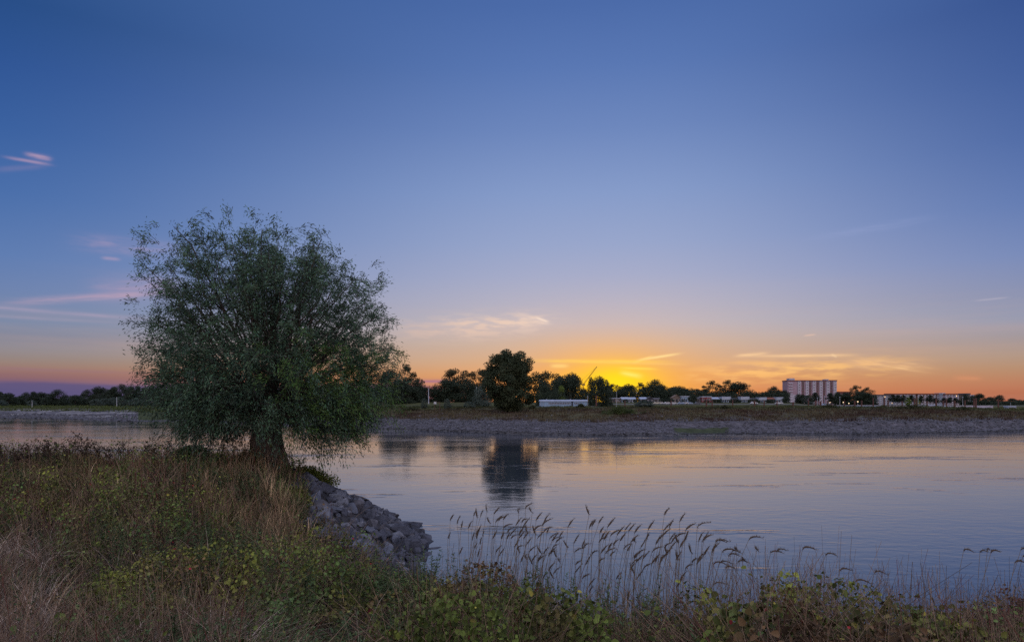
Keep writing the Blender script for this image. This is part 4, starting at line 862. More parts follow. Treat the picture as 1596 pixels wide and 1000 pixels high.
# mooring posts
posts = [(929.5,616),(974,624),(1046,624),(1101,623),(1110,623.5),(1142,623),(1176,624),(1191,624),(1211,624),(1236,626),(1260,624),(1271,624),(1279,625),(1290,624),(1316,625),(1332,624),(1343,624),(1361,620),(1378,619),(1384,624),(1406,625),(1425,621),(1428.5,617),(1445,625),(1459,621),(1470,624),(1475,622),(1488,624),(1504,624),(1518,621),(1521,620),(1556,622)]
for i, (px, tp) in enumerate(posts):
    d = 256+6*math.sin(i*1.9); o = empty('mooring_post', (FP(px, d), d, -1)); zt = EYE+(HY-tp)/F*d+1
    MB().tube([(0,0,0), (0,0,zt-.25)], .24 if i % 3 else .30, 10).build('post', m_rust, o); MB().tube([(0,0,zt-.249), (0,0,zt-.1), (0,0,zt)], [.34,.34,.12], 10).build('cap', m_rust, o)
    tag(o, 'rusty steel mooring post, %s in the harbour row counting from the houseboat' % ORD[i], 'mooring post', 'mooring posts in the harbour')
# masts and lamp posts
def pole(px, bot, top, d, r_, label, name='pole', zb=None, lamp=False, m=m_galv, arm=0, cat='pole', group=None):
    z = zb if zb is not None else zsurf(px, d); zt = EYE+(HY-top)/F*d; o = empty(name, (FP(px, d), d, z)); h_ = zt-z
    MB().tube([(0,0,-.4), (0,0,h_*.5), (0,0,h_)], [r_, r_*.85, r_*.6], 8).build('shaft', m, o)
    if arm: MB().tube([(0,0,h_-.05), (arm*.6,0,h_+.25), (arm,0,h_+.2)], r_*.5, 6).build('arm', m, o)
    if lamp:
        MB().tube([(arm,0,h_-.02), (arm,0,h_+.16), (arm,0,h_+.34)], [.28,.34,.10], 10).build('lamp_head', m_lamp if lamp == 'lit' else m_white, o)
    else: MB().tube([(0,0,h_-.001), (0,0,h_+.12)], r_*1.5, 8).build('top_cap', m, o)
    tag(o, label, cat, group); return o
pole(961, 650, 611, 143, .055, 'tall thin steel pole rising from the green bramble mound', 'signal_pole')
pole(668, 622, 605, 300, .22, 'white mast standing in the gap of the dark wood', 'white_mast', m=m_white)
pole(742.5, 629, 603, 300, .12, 'slim mast at the edge of the bluish willow bush', 'slim_mast')
pole(916, 636, 617, 255, .13, 'grey mast beside the houseboat stern', 'grey_mast', zb=-1)
pole(182, 635, 619, 330, .16, 'pale navigation beacon pole before the willow bushes', 'beacon_pole')
pole(50, 636, 624, 335, .16, 'pale marker pole on the upstream meadow edge', 'marker_pole')
pole(1274, 633, 620, 392, .14, 'white street lamp before the clipped tree at the tower block', 'street_lamp', lamp=True, cat='street lamp', group='street lamps of the quay')
pole(1285, 634, 618, 392, .14, 'white flagpole-like street lamp at the middle of the tower block', 'street_lamp', lamp=True, m=m_white, cat='street lamp', group='street lamps of the quay')
pole(1309, 634, 619, 392, .14, 'tall street lamp beyond the end of the tower block', 'street_lamp', lamp=True, cat='street lamp', group='street lamps of the quay')
pole(1293.5, 634, 627, 407, .10, 'lit lamp glowing under the second clipped tree', 'street_lamp', lamp='lit', cat='street lamp', group='street lamps of the quay')
pole(1314.5, 634, 627, 407, .10, 'lit lamp glowing warm white beyond the tower block', 'street_lamp', lamp='lit', cat='street lamp', group='street lamps of the quay')
pole(1323, 634, 628.5, 407, .10, 'lit lamp glowing beside the big tree group', 'street_lamp', lamp='lit', cat='street lamp', group='street lamps of the quay')
pole(1337, 634, 626, 380, .10, 'small lit lamp among the big tree group', 'street_lamp', lamp='lit', cat='street lamp', group='street lamps of the quay')
pole(1431, 634, 617, 380, .13, 'street lamp beside the light green tree of the flats', 'street_lamp', lamp=True, cat='street lamp', group='street lamps of the quay')
pole(1500.5, 634, 619, 380, .13, 'street lamp at the end of the red-roofed flats', 'street_lamp', lamp=True, cat='street lamp', group='street lamps of the quay')
pole(1014.5-22, 626, 612, 407, .10, 'dark lamp post beside the whitish cottage', 'street_lamp', lamp=True, m=m_rust, cat='street lamp', group='street lamps of the quay')
# signboard on two legs
x, y, z = FG(682, 178); o = empty('river_sign', (x, y, z)); tag(o, 'pale square board on two dark legs standing on the far bank', 'sign'); 
for a in (-.75, .6): MB().tube([(a,0,-.3), (a,0,2.35)], .07, 8).build('leg', m_rust, o)
MB().box((-.65,-.09,2.1), (.7,.06,.62)).build('board', m_sign, o); MB().box((-.08,0,2.3), (1.3,.07,.07)).build('crossbar', m_rust, o)
# leaning white marker
x, y, z = FG(1003, 215); o = empty('leaning_marker', (x, y, z)); tag(o, 'leaning white wooden marker beside the round far bush', 'marker')
MB().tube([(.25,0,-.3), (0,0,1.2), (-.25,0,2.3)], [.16,.14,.05], 8).build('post', m_white, o); MB().box((-.05,-.14,1.5), (.45,.05,.5), .2).build('board', m_white, o)
# harbour wall ramp and quay building
o = empty('quay_wall', (FP(1345, 300), 300, 0)); tag(o, 'low grey-blue quay wall along the harbour before the tower block', 'wall'); MB().box0(-12, 8, 0, 1.2, -1, 4.4).build('wall_face', m_hull, o); MB().box0(-12.1, 8.1, -.12, 1.3, 4.401, 4.6).build('coping', m_conc, o)
o = empty('quay_wall', (FP(1410, 302), 302, 0)); tag(o, 'long pale quay wall below the flats', 'wall'); MB().box0(-8, 40, 0, 1.0, -1, 4.3).build('wall_face', m_conc, o); MB().box0(-8.1, 40.1, -.12, 1.1, 4.301, 4.45).build('coping', m_conc, o)
o = empty('footbridge', (FP(1455, 295), 295, 0)); tag(o, 'pale arched footbridge between the harbour posts', 'bridge'); ar = [(-9+18*i/10, 0, 3.3+1.3*math.sin(math.pi*i/10)) for i in range(11)]
MB().tube(ar, .22, 6).build('deck', m_roofl, o); MB().tube([(a, 0, c+.7) for a, b_, c in ar], .05, 5).build('handrail', m_roofl, o)

# mobile crane
d = 480; o = empty('lattice_crane', (FP(909, d), d, 5.5)); tag(o, 'slender crane with its lattice jib raised against the sunset', 'crane')
jx, jz = FP(909.5, d)-FP(909, d), EYE+(HY-600)/F*d-5.5; ex, ez = FP(930.5, d)-FP(909, d), EYE+(HY-571)/F*d-5.5
MB().box0(-2.2, 2.2, -1.6, 1.6, .6, 2.0).build('chassis', m_dark, o)
tw = MB()
for a in (-.5,.5):
    for b_ in (-.5,.5): tw.tube([(a,b_,2.0),(a*.7,b_*.7,jz)], .12, 5)
for q in range(7): zz_ = 2+(jz-2)*q/7; z2 = 2+(jz-2)*(q+1)/7; tw.tube([(-.5,-.5,zz_),(.5,-.5,z2)], .07, 4).tube([(.5,-.5,zz_),(.5,.5,z2)], .07, 4)
tw.build('tower_mast', m_crane, o)
MB().box((.1,0,jz+.4), (2.4,1.4,1.2)).build('cab', m_crane, o); MB().box((-2.2,0,jz+.9), (1.6,1.4,1.2)).build('counterweight', m_dark, o)
jb = MB(); A = Vector((jx,0,jz+.7)); B = Vector((ex,0,ez)); dr_ = (B-A).normalized(); nr = Vector((-dr_.z,0,dr_.x))
rails = [nr*.42, nr*-.35+Vector((0,.4,0)), nr*-.35+Vector((0,-.4,0))]
for r_ in rails: jb.tube([A+r_, B+r_*.4], .11, 5)
Lj = (B-A).length; k_ = 16
for q in range(k_):
    p, p2 = A+dr_*Lj*q/k_, A+dr_*Lj*(q+1)/k_; s0 = 1-.6*q/k_; jb.tube([p+rails[0]*s0, p2+rails[1]*s0], .06, 4); jb.tube([p+rails[2]*s0, p2+rails[0]*s0], .06, 4); jb.tube([p+rails[1]*s0, p2+rails[2]*s0], .06, 4)
jb.build('jib', m_crane, o); MB().tube([(-1.4,0,jz+3.2), B], .05, 4).build('stay_cable', m_dark, o); MB().tube([(0,0,jz+.9), (-1.4,0,jz+3.2)], .12, 5).build('stay_frame', m_crane, o)

# bird
d = 62; o = empty('flying_bird', (FP(197, d), d, EYE+(HY-473)/F*d), R(10)); tag(o, 'small dark bird flying beside the big willow', 'bird')
P = np.array([[(-.22,0,0),(-.12,0,.01),(0,0,.015),(.10,0,.01),(.17,0,.02),(.23,0,.01)]]); V, Q = tubes(P, np.array([[.012,.035,.05,.045,.03,.005]]), 8)
wv = np.array([(-.06,0,.03),(.08,0,.03),(.03,-.24,.13),(-.08,-.22,.13),(-.12,-.42,.09),(-.06,0,.02),(.08,0,.02),(.03,.24,.13),(-.08,.22,.13),(-.12,.42,.09),(-.20,-.05,0),(-.20,.05,0),(-.34,.08,.01),(-.34,-.08,.01)]); o0 = len(V)
me = np_mesh('body', np.concatenate([V, wv]), [Q, np.array([[0,1,2,3],[6,5,8,7],[10,11,12,13]])+o0, np.array([[2,4,3],[7,8,9]])+o0], m_bird); link('body', me, o)

# ---------------------------------------------------------------- near bank vegetation
def pts_in(u0, u1, d0, d1, n, pw=1.0):
    """points spread over the near bank, denser close by"""
    k = rs.rand(n); d = (d0**(1-pw)+(d1**(1-pw)-d0**(1-pw))*k)**(1/(1-pw)) if pw != 1 else d0*(d1/d0)**k
    u = u0+(u1-u0)*rs.rand(n); return u*d, d
def px_py(x, y, z): return CX+F*x/y, HY+F*(EYE-z)/y
def bush_h(x, y): return (.10+.80*np.clip((fbm(x, y, 1.0, 41, 2)-.28)/.42, 0, 1)**1.3+.30*vnoise(x, y, 3.1, 45)**1.5)*np.where((x > -2.5) & (y < 13), .85, 1.0)
def zone(x, y):
    """weights of: dry matted grass, brambles, brown weeds, tall tan grass, green herbs"""
    r_ = np.hypot(x, y); u = x/np.maximum(y, .1); nz = fbm(x, y, .5, 51)
    dry = np.clip((7.8+4*(nz-.5)-r_)/1.5, 0, 1)*np.clip((-.40+.45*(nz-.5)-u)/.08, 0, 1)
    dry = np.maximum(dry, np.clip((-.66-u)/.05, 0, 1)*np.clip((15+4*(nz-.5)-r_)/2, 0, 1)*.9)
    tan = np.clip(1-np.abs(u+.375+.12*(nz-.5))/.075, 0, 1)*np.clip((y-11)/3, 0, 1)*np.clip((27.2-y)/1.5, 0, 1)*1.3
    far = np.clip((y-13)/6, 0, 1)*np.clip((-.30-u)/.1, 0, 1)
    herb = np.clip((fbm(x, y, .45, 55)-.60)*8, 0, 1)*.9; herb = np.maximum(herb, np.clip((y-22)/2, 0, 1)*np.clip(1-np.abs(u+.46)/.12, 0, 1)*1.6)
    return dry, tan, far, herb, nz
def limit(x, y):
    s = crest_dist(x, y); lim = np.where(y > 17.5, 1.0+2.2*np.clip((19.6-y)/2, 0, 1), np.where(x > 0, 1.9, 2.6)); lim = np.where(y > 27, .9, lim); lim = np.where((y < 19.5) & (y > 9), np.maximum(lim, 5.2*np.clip((19.8-y)/1.5, 0, 1)), lim); lim = np.where(x > 4, 5.5, lim); lim = np.where((y > 20) & (x/np.maximum(y, 1) < -.306), 4.0, lim)
    lim = lim+.9*(fbm(x, y, .7, 61)-.5); return (s < lim) & (np.hypot(x+9.95, y-27) > .75)
# brambles ---------------------------------------------------------------
x, y = pts_in(-1.0, 1.0, 2.6, 34, 620000, 1.12)
dry, tan, far, herb, nz = zone(x, y); hole = .55*vnoise(x, y, 2.4, 111)+.45*vnoise(x, y, 1.1, 113); ok = limit(x, y) & (rs.rand(len(x)) < np.clip(1-dry*1.5-tan*.8-far*.30, 0.02, 1)*np.clip((hole-.42)*9, .04, 1))
x, y, nz, far, herb = x[ok], y[ok], nz[ok], far[ok], herb[ok]; n = len(x); h_ = bush_h(x, y); t_ = rs.rand(n)**.8; z = near_z(x, y)+h_*t_
e = .12; gx = (bush_h(x+e, y)-bush_h(x-e, y))/(2*e); gy = (bush_h(x, y+e)-bush_h(x, y-e))/(2*e)
Nn = norm(np.stack([-gx, -gy, np.ones(n)], 1)+.65*rs.normal(size=(n, 3))+np.array([0, -.35, 0])); D = norm(np.cross(Nn, rand_dir(n)))
D = norm(D+np.array([0, 0, -.25])); sz = (.017+.040*rs.rand(n)**1.8)*np.clip(.8+y/26, .8, 1.9)
big = (fbm(x, y, 1.1, 63) > .60) & (y < 9); sz = np.where(big, sz*1.3, sz)
c1 = fbm(x, y, 1.3, 71)[:, None]; c2 = fbm(x, y, .9, 73)[:, None]; c3 = fbm(x, y, 1.7, 75)[:, None]
col_ = np.array([.082,.108,.022])*np.ones((n, 1)); w_ = np.clip((c1-.50)*6, 0, 1); col_ = col_*(1-w_)+np.array([.170,.185,.034])*w_
w_ = np.clip((c2-.55)*7, 0, 1)*.85; col_ = col_*(1-w_)+np.array([.115,.058,.034])*w_
w_ = np.clip((c3-.60)*7, 0, 1)*.8; col_ = col_*(1-w_)+np.array([.095,.165,.050])*w_
s_ = crest_dist(x, y)[:, None]; w_ = np.clip((s_-.4)/.8, 0, 1)*np.clip(((x+2)[:, None])/2, 0, 1)*.55; col_ = col_*(1-w_)+np.array([.090,.050,.035])*w_
rd = rs.rand(n, 1); col_ = np.where(rd < .003, np.array([.26,.025,.03]), col_); col_ = np.where((rd > .003) & (rd < .02), np.array([.24,.21,.04]), col_)
col_ = col_*(.35+1.35*rs.rand(n, 1)**1.3)*(.55+.9*vnoise(x, y, 3.3, 121)[:, None])
V, Q = leaves_broad(np.stack([x, y, z], 1), D, Nn, sz, sz*(.62+.25*rs.rand(n)))
tag(link('bramble_undergrowth', np_mesh('bramble_undergrowth', V, [Q], m_leaf, percol(col_, 6))), 'tangled brambles with yellow-green, dark and rusty leaves covering the near bank', 'undergrowth', kind='stuff')
print('bramble leaves', n)
# dead brown twiggy matter and canes inside the brambles
x, y = pts_in(-1.0, 1.0, 2.6, 32, 48000, 1.1); ok = limit(x, y); x, y = x[ok], y[ok]; n = len(x); z = near_z(x, y)-.05; a = rs.rand(n)*6.3; L = bush_h(x, y)*(.6+.9*rs.rand(n)); k = rs.rand(n)*.8
t5 = np.linspace(0, 1, 5)[None, :, None]; dv = np.stack([np.cos(a)*k, np.sin(a)*k, np.zeros(n)], 1)[:, None, :]
P = np.stack([x, y, z], 1)[:, None, :]+np.array([0, 0, 1.0])*L[:, None, None]*(t5-.3*k[:, None, None]*t5**2)+dv*L[:, None, None]*t5**1.5+rs.normal(size=(n, 5, 3))*.012
V, Q = tubes(P, (.0022+.002*rs.rand(n))[:, None]*np.clip(y/9, .8, 2.2)[:, None]*np.linspace(1, .4, 5)[None, :], 3)
cc = np.array([.205,.140,.095])*(.4+1.1*rs.rand(n, 1)); cc = np.where(rs.rand(n, 1) < .08, np.array([.14,.04,.035]), cc)
tag(link('dry_stalk_undergrowth', np_mesh('dry_stalk_undergrowth', V, [Q], m_blade, percol(cc, 15))), 'thin brown stalks and canes sticking through the brambles', 'undergrowth', kind='stuff')
# grasses ----------------------------------------------------------------
def grass(name, n, u0, u1, d0, d1, pw, wf, hf, wid, cf, label, K=4, bend=(.2,.8), patch_=None):
    x, y = pts_in(u0, u1, d0, d1, n, pw); zz = zone(x, y); ok = limit(x, y) & (rs.rand(n) < wf(x, y, *zz)); x, y = x[ok], y[ok]; m_ = len(x)
    nt = max(1, m_//26); ti = rs.randint(0, nt, m_); cx_, cy_ = x[:nt], y[:nt]; th_ = .55+.65*rs.rand(nt); ca = 2*math.pi*fbm(cx_, cy_, .6, 81)*1.5; sprd = (.035+.05*rs.rand(nt))*np.clip(cy_/10, 1, 2.2)
    ox = rs.normal(size=m_)*sprd[ti]; oy = rs.normal(size=m_)*sprd[ti]; x = cx_[ti]+ox; y = np.maximum(cy_[ti]+oy, 1.5); tb_ = (.40+1.15*rs.rand(nt))[ti][:, None]*(.45+1.1*rs.rand(m_, 1)**1.5)
    dx_ = ox/sprd[ti]+.9*np.cos(ca[ti])+.5*rs.normal(size=m_); dy_ = oy/sprd[ti]+.9*np.sin(ca[ti])+.5*rs.normal(size=m_); a = np.arctan2(dy_, dx_); H = hf(x, y)*th_[ti]*(.55+.75*rs.rand(m_)); w = wid*(.6+.8*rs.rand(m_))*np.clip(y/8, .7, 2.6)
    V, Q, C = blades(np.stack([x, y, near_z(x, y)-.04], 1), np.stack([np.cos(a), np.sin(a)], 1), H, w, bend[0]+(bend[1]-bend[0])*rs.rand(m_), K)
    tag(link(name, np_mesh(name, V, [Q], m_blade, percol(cf(x, y, m_)*tb_, 2*K))), label, 'grass', kind='stuff'); print(name, m_); return C
def c_dry(x, y, n):
    f_ = fbm(x, y, 1.4, 91)[:, None]; c = np.array([.26,.195,.15])*(1-f_)+np.array([.42,.33,.26])*f_; g_ = (rs.rand(n, 1) < .10+.35*np.clip((fbm(x, y, .9, 93)[:, None]-.55)*6, 0, 1)); c = np.where(g_, np.array([.085,.110,.035]), c)
    return c*(.5+.8*rs.rand(n, 1))
grass('dry_matted_grass', 140000, -1.05, .1, 2.4, 14, 1.2, lambda x, y, dry, tan, far, herb, nz: np.clip(dry+.015, 0, 1), lambda x, y: .34+.42*vnoise(x, y, 1.5, 95), .0066, c_dry, 'matted pale dry grass with a few green blades by the viewer', 5, (.5, 1.5))
def c_tan(x, y, n):
    c = np.array([.340,.225,.125])*np.ones((n, 1)); g_ = rs.rand(n, 1) < .25; c = np.where(g_, np.array([.10,.12,.04]), c); return c*(.5+.8*rs.rand(n, 1))
grass('tall_tan_grass', 26000, -.62, -.18, 9, 30, 1.0, lambda x, y, dry, tan, far, herb, nz: np.clip(tan, 0, 1), lambda x, y: (.55+.5*vnoise(x, y, .9, 97))*np.clip(1.5-y/34, .5, 1), .0068, c_tan, 'tall tan seeding grass leading up to the willow trunk', 5, (.15, .6))
def c_brown(x, y, n):
    f_ = np.clip((fbm(x, y, .5, 99)[:, None]-.42)*5, 0, 1); c = np.array([.205,.120,.070])*(1-f_)+np.array([.120,.125,.045])*f_; c = np.where(rs.rand(n, 1) < .25, np.array([.32,.225,.13]), c); return c*(.45+.9*rs.rand(n, 1))
grass('brown_weedy_grass', 105000, -1.05, -.12, 7, 34, 1.0, lambda x, y, dry, tan, far, herb, nz: np.clip(far*.42+.08, 0, 1), lambda x, y: .35+.45*vnoise(x, y, .8, 101), .0078, c_brown, 'brownish weedy grass covering the plateau upstream', 4, (.15, .8))
grass('sparse_bank_grass', 26000, -.6, 1.0, 3, 24, 1.1, lambda x, y, dry, tan, far, herb, nz: np.clip(.45-far, 0.05, 1), lambda x, y: .45+.45*vnoise(x, y, 1.1, 103), .0036, lambda x, y, n: np.where(rs.rand(n, 1) < .45, np.array([.30,.23,.17]), np.array([.12,.15,.05]))*(.5+.8*rs.rand(n, 1)), 'scattered grass blades among the brambles', 5, (.2, 1.1))
# green herbs: stems with many narrow leaves -----------------------------
def herb_geo(x, y, z, H, r_=rs, ll=.07, lw=.017, per=46, c=(.075,.115,.045)):
    n = len(x); lean = r_.normal(size=(n, 2))*.10; t5 = np.linspace(0, 1, 5); P = np.stack([x[:, None]+lean[:, :1]*H[:, None]*t5**1.5, y[:, None]+lean[:, 1:]*H[:, None]*t5**1.5, z[:, None]+H[:, None]*t5], -1)
    Vs, Qs = tubes(P, .004*np.linspace(1, .4, 5)[None, :]*np.ones((n, 1))*np.clip(y/9, 1, 2)[:, None], 3)
    u = .12+.88*r_.rand(n, per); ii = np.repeat(np.arange(n), per); uu = u.ravel()
    B = np.stack([np.array([np.interp(uu[q::1][0], t5, P[0, :, 0])]) for q in []]) if False else P[ii, np.clip((uu*4).astype(int), 0, 3)]*(1-(uu*4 % 1))[:, None]+P[ii, np.clip((uu*4).astype(int)+1, 0, 4)]*(uu*4 % 1)[:, None]
    a = r_.rand(len(uu))*6.3; D = norm(np.stack([np.cos(a), np.sin(a), .35+.5*uu-.5*r_.rand(len(uu))], 1)); Nn = norm(np.stack([-np.cos(a)*.4, -np.sin(a)*.4, np.ones(len(uu))], 1))
    s_ = ll*(1.15-.6*uu)*(.7+.6*r_.rand(len(uu)))*np.clip(y/11, 1, 1.7)[ii]; V, Q = leaves_broad(B, D, Nn, s_, s_*lw/ll*1.3)
    cl = np.asarray(c)*(.6+.8*r_.rand(len(uu), 1))*(.8+.4*np.repeat(r_.rand(n), per))[:, None]; return (Vs, Qs, np.array([.09,.085,.045])), (V, Q, percol(cl, 6))
x, y = pts_in(-1.0, .95, 4.2, 31, 9000, 1.0); dry, tan, far, hb_, nz = zone(x, y); ok = limit(x, y) & (rs.rand(len(x)) < hb_+.03); x, y = x[ok], y[ok]
z = near_z(x, y)-.03; a, b_ = herb_geo(x, y, z, (.45+.4*rs.rand(len(x)))*(1-.25*(y > 22)))
V, F_, C = merge([a, b_]); tag(link('green_herb_undergrowth', np_mesh('green_herb_undergrowth', V, F_, m_leaf, C)), 'patches of upright green herbs among the brambles', 'undergrowth', kind='stuff'); print('herbs', len(x))
# single herbs one can pick out
for q, (px, d, h_, lab, c) in enumerate([(432,9.5,.95,'tall pale green leafy herb below the tan grass strip',(.10,.15,.07)),(395,11,.85,'bushy pale green herb beside the tan grass strip',(.10,.145,.06)),(470,9.0,.8,'green herb standing in the brambles below the groyne stones',(.085,.13,.05)),
        (1010,6.9,.55,'grey-green feathery herb below the densest reeds',(.10,.14,.075)),(1030,7.0,.6,'taller grey-green herb beside the feathery one',(.10,.14,.075)),(1418,7.6,.8,'lone upright green herb breaking the water edge far from the reeds',(.08,.12,.05)),
        (30,17,1.0,'pale green herb at the upstream edge of the plateau',(.09,.13,.06)),(600,6.2,.6,'low bright green herb in the middle brambles',(.10,.15,.05)),(1436,7.5,.6,'shorter green herb next to the lone upright one',(.08,.12,.05))]):
    x = np.array([FP(px, d)]); y = np.array([float(d)]); z0 = near_z(x, y); z0 = float(z0[0])
    k = 7; xs_ = rs.normal(size=k)*.09; ys_ = rs.normal(size=k)*.09; a, b_ = herb_geo(xs_, ys_+0.0*ys_, np.full(k, -.03), h_*(.7+.4*rs.rand(k)), per=60, c=c)
    o = empty('leafy_herb', (x[0], y[0], z0)); tag(o, lab, 'plant', 'single green herbs on the near bank')
    link('stem', np_mesh('stem', a[0], [a[1]], m_blade, np.broadcast_to(a[2], a[0].shape)), o); link('foliage', np_mesh('foliage', b_[0], [b_[1]], m_leaf, b_[2]), o)
# dark seed-headed weeds along the skyline --------------------------------
def weed(px, d, h_, seed, label, c=(.055,.036,.028), group='dark seed-headed weeds'):
    r_ = np.random.RandomState(seed); x = FP(px, d); z0 = float(near_z(np.array([x]), np.array([d]))[0]); o = empty('weed_plant', (x, d, z0)); tag(o, label, 'plant', group)
    P = []; Rd = []; S = []; t5 = np.linspace(0, 1, 6)[:, None]; k0 = 3
    for st_ in range(k0):
        L = h_*(.8+.3*r_.rand()); ln = r_.normal(size=2)*.10; main = np.concatenate([ln[None, :]*L*t5**1.4+r_.normal(size=(1, 2))*.05, L*t5], 1); P.append(main); Rd.append(np.linspace(.006, .003, 6)*d/16)
        for q in range(9):
            u = .45+.55*r_.rand(); b0 = main[int(u*5)]*(1-(u*5 % 1))+main[min(5, int(u*5)+1)]*(u*5 % 1); a = r_.rand()*6.3; l2 = .10+.16*r_.rand()
            br = b0+np.array([math.cos(a)*.6, math.sin(a)*.6, .8])*l2*t5; P.append(br); Rd.append(np.linspace(.004, .002, 6)*d/16)
            for w in range(7): S.append(br[5-int(r_.rand()*3)]+r_.normal(size=3)*.022)
    V, Q = tubes(np.array(P), np.array(Rd), 4); link('stem', np_mesh('stem', V, [Q], m_twig), o)
    S = np.array(S); n = len(S); V, Q = leaves_broad(S, rand_dir(n, r_), rand_dir(n, r_), .035+.03*r_.rand(n), .022+.02*r_.rand(n)); link('seed_cluster', np_mesh('seed_cluster', V, [Q], m_leaf, percol(np.asarray(c)*(.6+.9*r_.rand(n, 1)), 6)), o)  # seeds clustered at the branch tips, built from small leaf shapes
for i, (px, d, h_) in enumerate([(4,21,1.15),(14,22,.95),(27,22,.9),(38,23,.8),(52,23,.95),(66,24,.7),(76,23,1.0),(90,24,.85),(104,24,.9),(118,23,1.25),(127,24,1.1),(142,24,.95),(157,25,.85),(170,25,.8),(190,26,.8),(205,26,.7),(228,25,1.0),(240,26,.8),(262,27,.8)]):
    weed(px, d, h_, 500+i, 'dark seeding weed against the water, %s along the plateau rim counting towards the willow' % ORD[i], group='weeds on the plateau rim')
for i, (px, d, h_) in enumerate([(700,11.5,.55),(716,11,.6),(812,9.8,.6),(845,9.4,.55),(1010,8.8,.5),(1100,8.4,.5),(1120,8.2,.55),(1172,8.0,.6),(1230,7.9,.75),(1262,7.8,.55),(1285,7.7,.6),(1300,7.6,.5),(1352,7.4,.35),(1385,7.3,.4),(1460,7.7,.6),(1500,8.2,.6),(1530,8.5,.65),(1552,8.8,.7),(1570,8.9,.75),(1590,9,.8)]):
    weed(px, d, h_, 600+i, 'rusty brown weed on the steep bank edge, %s counting from the groyne' % ORD[i], (.10,.045,.035), 'rusty weeds along the bank edge')
# broken stalks and narrow leaves among the reeds
n = 1500; px = np.concatenate([690+200*rs.rand(500), 850+280*rs.rand(700), 1100+130*rs.rand(220), 1540+60*rs.rand(80)]); d = np.interp(px, [640,700,800,900,1000,1100,1250,1400,1500,1600], [12.2,11.3,9.9,9.2,8.7,8.1,7.6,7.4,8.2,9.0])*(1+.05*rs.normal(size=n))
x = (px-CX)/F*d; z = near_z(x, d)-.05; a = rs.rand(n)*6.3; wid_ = np.where(rs.rand(n) < .35, .011, .0045)*(.7+.6*rs.rand(n))
V, Q, _ = blades(np.stack([x, d, z], 1), np.stack([np.cos(a), np.sin(a)], 1), .35+.75*rs.rand(n)**1.4, wid_, .05+.9*rs.rand(n)**2, 6)
tag(link('reed_grass_undergrowth', np_mesh('reed_grass_undergrowth', V, [Q], m_blade, percol(np.array([.17,.115,.07])*(.4+1.1*rs.rand(n, 1)), 12))), 'dead stalks and narrow leaves tangled at the foot of the reeds', 'grass', kind='stuff')
# reed grasses with drooping heads ----------------------------------------
HA = [(205,235),(240,250),(262,275),(300,275),(327,210),(345,220),(362,215),(395,190),(432,200),(412,250),(455,235),(480,230),(480,275),(560,200),(595,170),(575,245),(545,260),(630,195),(605,300),(640,285),(690,243),(680,260),(690,293),(705,300),(720,330),(735,340),(752,350),(770,325),(815,270),(845,355),(888,375),(925,205),(925,275),(975,250),(1020,270),(980,300),(1000,335),(1035,315),(1070,310),(1110,285),(1130,290),(1160,300),(1230,285),(1220,335),(1165,350),(1315,205),(1310,290),(1340,270),(1395,240),(1310,310),(1380,320),(1425,285),(1485,270),(1420,340),(1395,375),(1520,335),(1510,345),(1580,345),(1560,395),(1515,420),(1385,440),(755,425),(775,455),(680,410),(625,450),(940,410),(905,465),(975,455),(850,400),(1120,395),(1270,360),(1250,400),(1315,375),(330,385),(350,300),(470,330),(340,330),(425,330),(500,300),(520,330),(600,360),(585,330),(655,330),(560,310),(1050,360),(1085,340),(1140,350),(1190,380),(1290,330),(1350,350),(1330,410),(1175,410),(1200,440)]
HB = [(50,335),(30,385),(82,385),(130,385),(150,375),(115,405),(215,325),(257,375),(325,390),(355,385),(485,372),(602,400),(672,480),(845,490),(752,535),(640,550),(70,440),(40,445),(100,465),(185,430),(160,440),(1293,380),(1375,388),(1412,380),(1430,388),(1550,440),(1590,410),(1580,375)]
heads = [(640+a/3.325, 740+b_/3.325) for a, b_ in HA]+[(1100+a/3.218, 740+b_/3.218) for a, b_ in HB]
heads += [(a_+9*rs.normal(), b_+12+42*rs.rand()) for a_, b_ in heads if a_ < 1110 and rs.rand() < .85]
rr2 = np.random.RandomState(9); m_straw = mat('reed_straw', (.17,.125,.078), .8, .1, nscale=20, namt=.3)
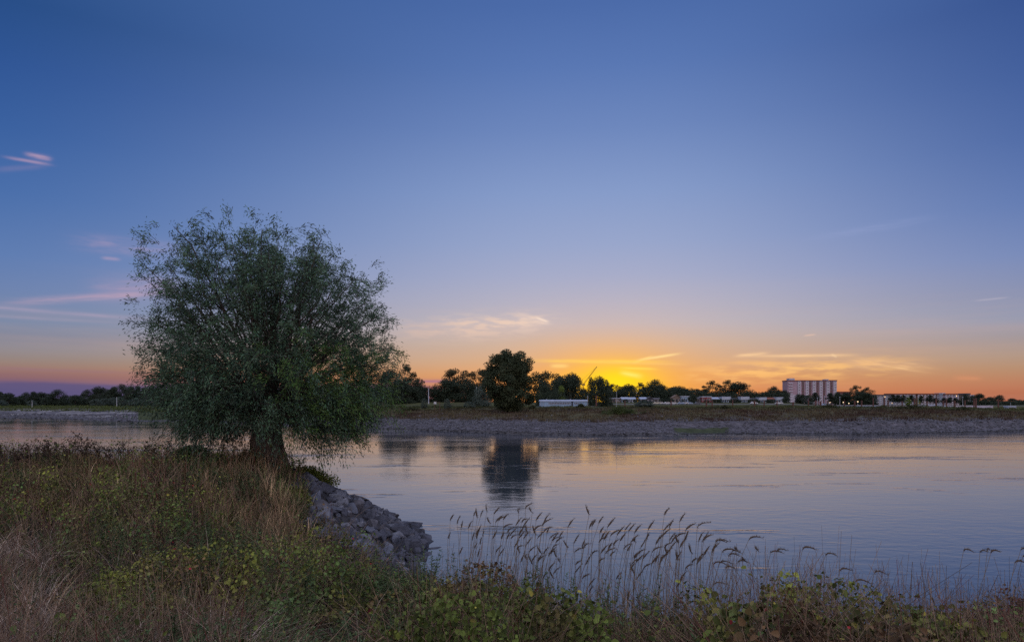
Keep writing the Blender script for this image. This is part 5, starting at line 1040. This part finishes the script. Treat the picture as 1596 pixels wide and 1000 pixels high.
for i, (px, py) in enumerate(heads):
    d = float(np.interp(px, [640,700,800,900,1000,1100,1250,1400,1500,1600], [12.6,11.8,10.4,9.7,9.2,8.7,8.3,8.1,9.0,9.8]))*(1+.05*rr2.normal()*.6)
    x = FP(px, d); zt = EYE-(py-HY)/F*d; lean = rr2.normal()*.10+(.04 if px < 740 else .14)+(.10 if px > 1110 else 0); bx_ = x-lean*.8+rr2.normal()*.06; by_ = d+rr2.normal()*.1
    z0 = float(near_z(np.array([bx_]), np.array([by_]))[0])-.05; zt = max(zt, z0+.35); Hh = zt-z0; o = empty('reed_plant', (bx_, by_, z0))
    t_ = np.linspace(0, 1, 9)[:, None]; dx = x-bx_; st_ = np.concatenate([dx*t_**2.0, (d-by_)*t_, Hh*(t_-.0*t_)], 1); st_[1:-1, :2] += rr2.normal(size=(7, 2))*.006
    V, Q = tubes(st_[None], np.linspace(.0040, .0026, 9)[None], 5); link('stem', np_mesh('stem', V, [Q], m_straw, smooth=True), o)
    droop = (.0+.25*rr2.rand() if (px < 760 or rr2.rand() < .5) else .1+.6*rr2.rand()) if px < 1110 else .9+.5*rr2.rand(); hl = .12+.06*rr2.rand(); q5 = np.linspace(0, 1, 7)[:, None]
    dirx = (.10+.2*rr2.rand() if px < 760 else .25+.35*rr2.rand())*(1 if rr2.rand() < .88 else -1); hp_ = st_[-1]+np.concatenate([hl*(dirx*q5+droop*.55*q5**2), 0*q5, hl*(.85*q5-droop*.75*q5**2)], 1)
    V, Q = tubes(hp_[None], (np.array([.003,.007,.010,.010,.008,.006,.002])*(.8+.5*rr2.rand()))[None], 6); ns = 46; k = rr2.randint(0, 7, ns); sp_ = hp_[k]+rr2.normal(size=(ns, 3))*.004
    V2, Q2 = leaves_diamond(sp_, norm(np.array([.5, 0, .6])+.7*rr2.normal(size=(ns, 3))), rand_dir(ns, rr2), .022+.014*rr2.rand(ns), .005+0*k)
    link('seed_head', np_mesh('seed_head', np.concatenate([V, V2]), [Q, Q2+len(V)], m_seed), o)
    nl = rr2.randint(2, 5); b0 = np.repeat(st_[rr2.randint(1, 5, 1)], nl, 0); a = rr2.rand(nl)*6.3; V, Q, _ = blades(b0, np.stack([np.cos(a), np.sin(a)], 1), .22+.2*rr2.rand(nl), .010+.004*rr2.rand(nl), .5+.7*rr2.rand(nl), 5)
    link('leaf', np_mesh('leaf', V, [Q], m_blade, np.tile(np.array([.10,.075,.045]), (len(V), 1))), o)
    if px < 880: lab, g_ = 'thin reed with slender upright seed head in the stand nearest the stones', 'reeds of the stand nearest the groyne'
    elif px < 1090: lab, g_ = 'thin reed with leaning seed head in the dense middle stand', 'reeds of the middle stand'
    elif px < 1200: lab, g_ = 'reed with nodding head in the loose group past the middle stand', 'reeds of the loose group'
    elif px < 1400: lab, g_ = 'lone reed with hooked head over open water, %s past the loose group' % ORD[[k_ for k_, (a_, _b) in enumerate(sorted(h for h in heads if 1200 <= h[0] < 1400)) if a_ == px][0]], 'lone hooked reeds over open water'
    else: lab, g_ = 'delicate hooked reed above the rising brush at the downstream end of the bank', 'reeds at the downstream end'
    tag(o, lab, 'reed', g_)
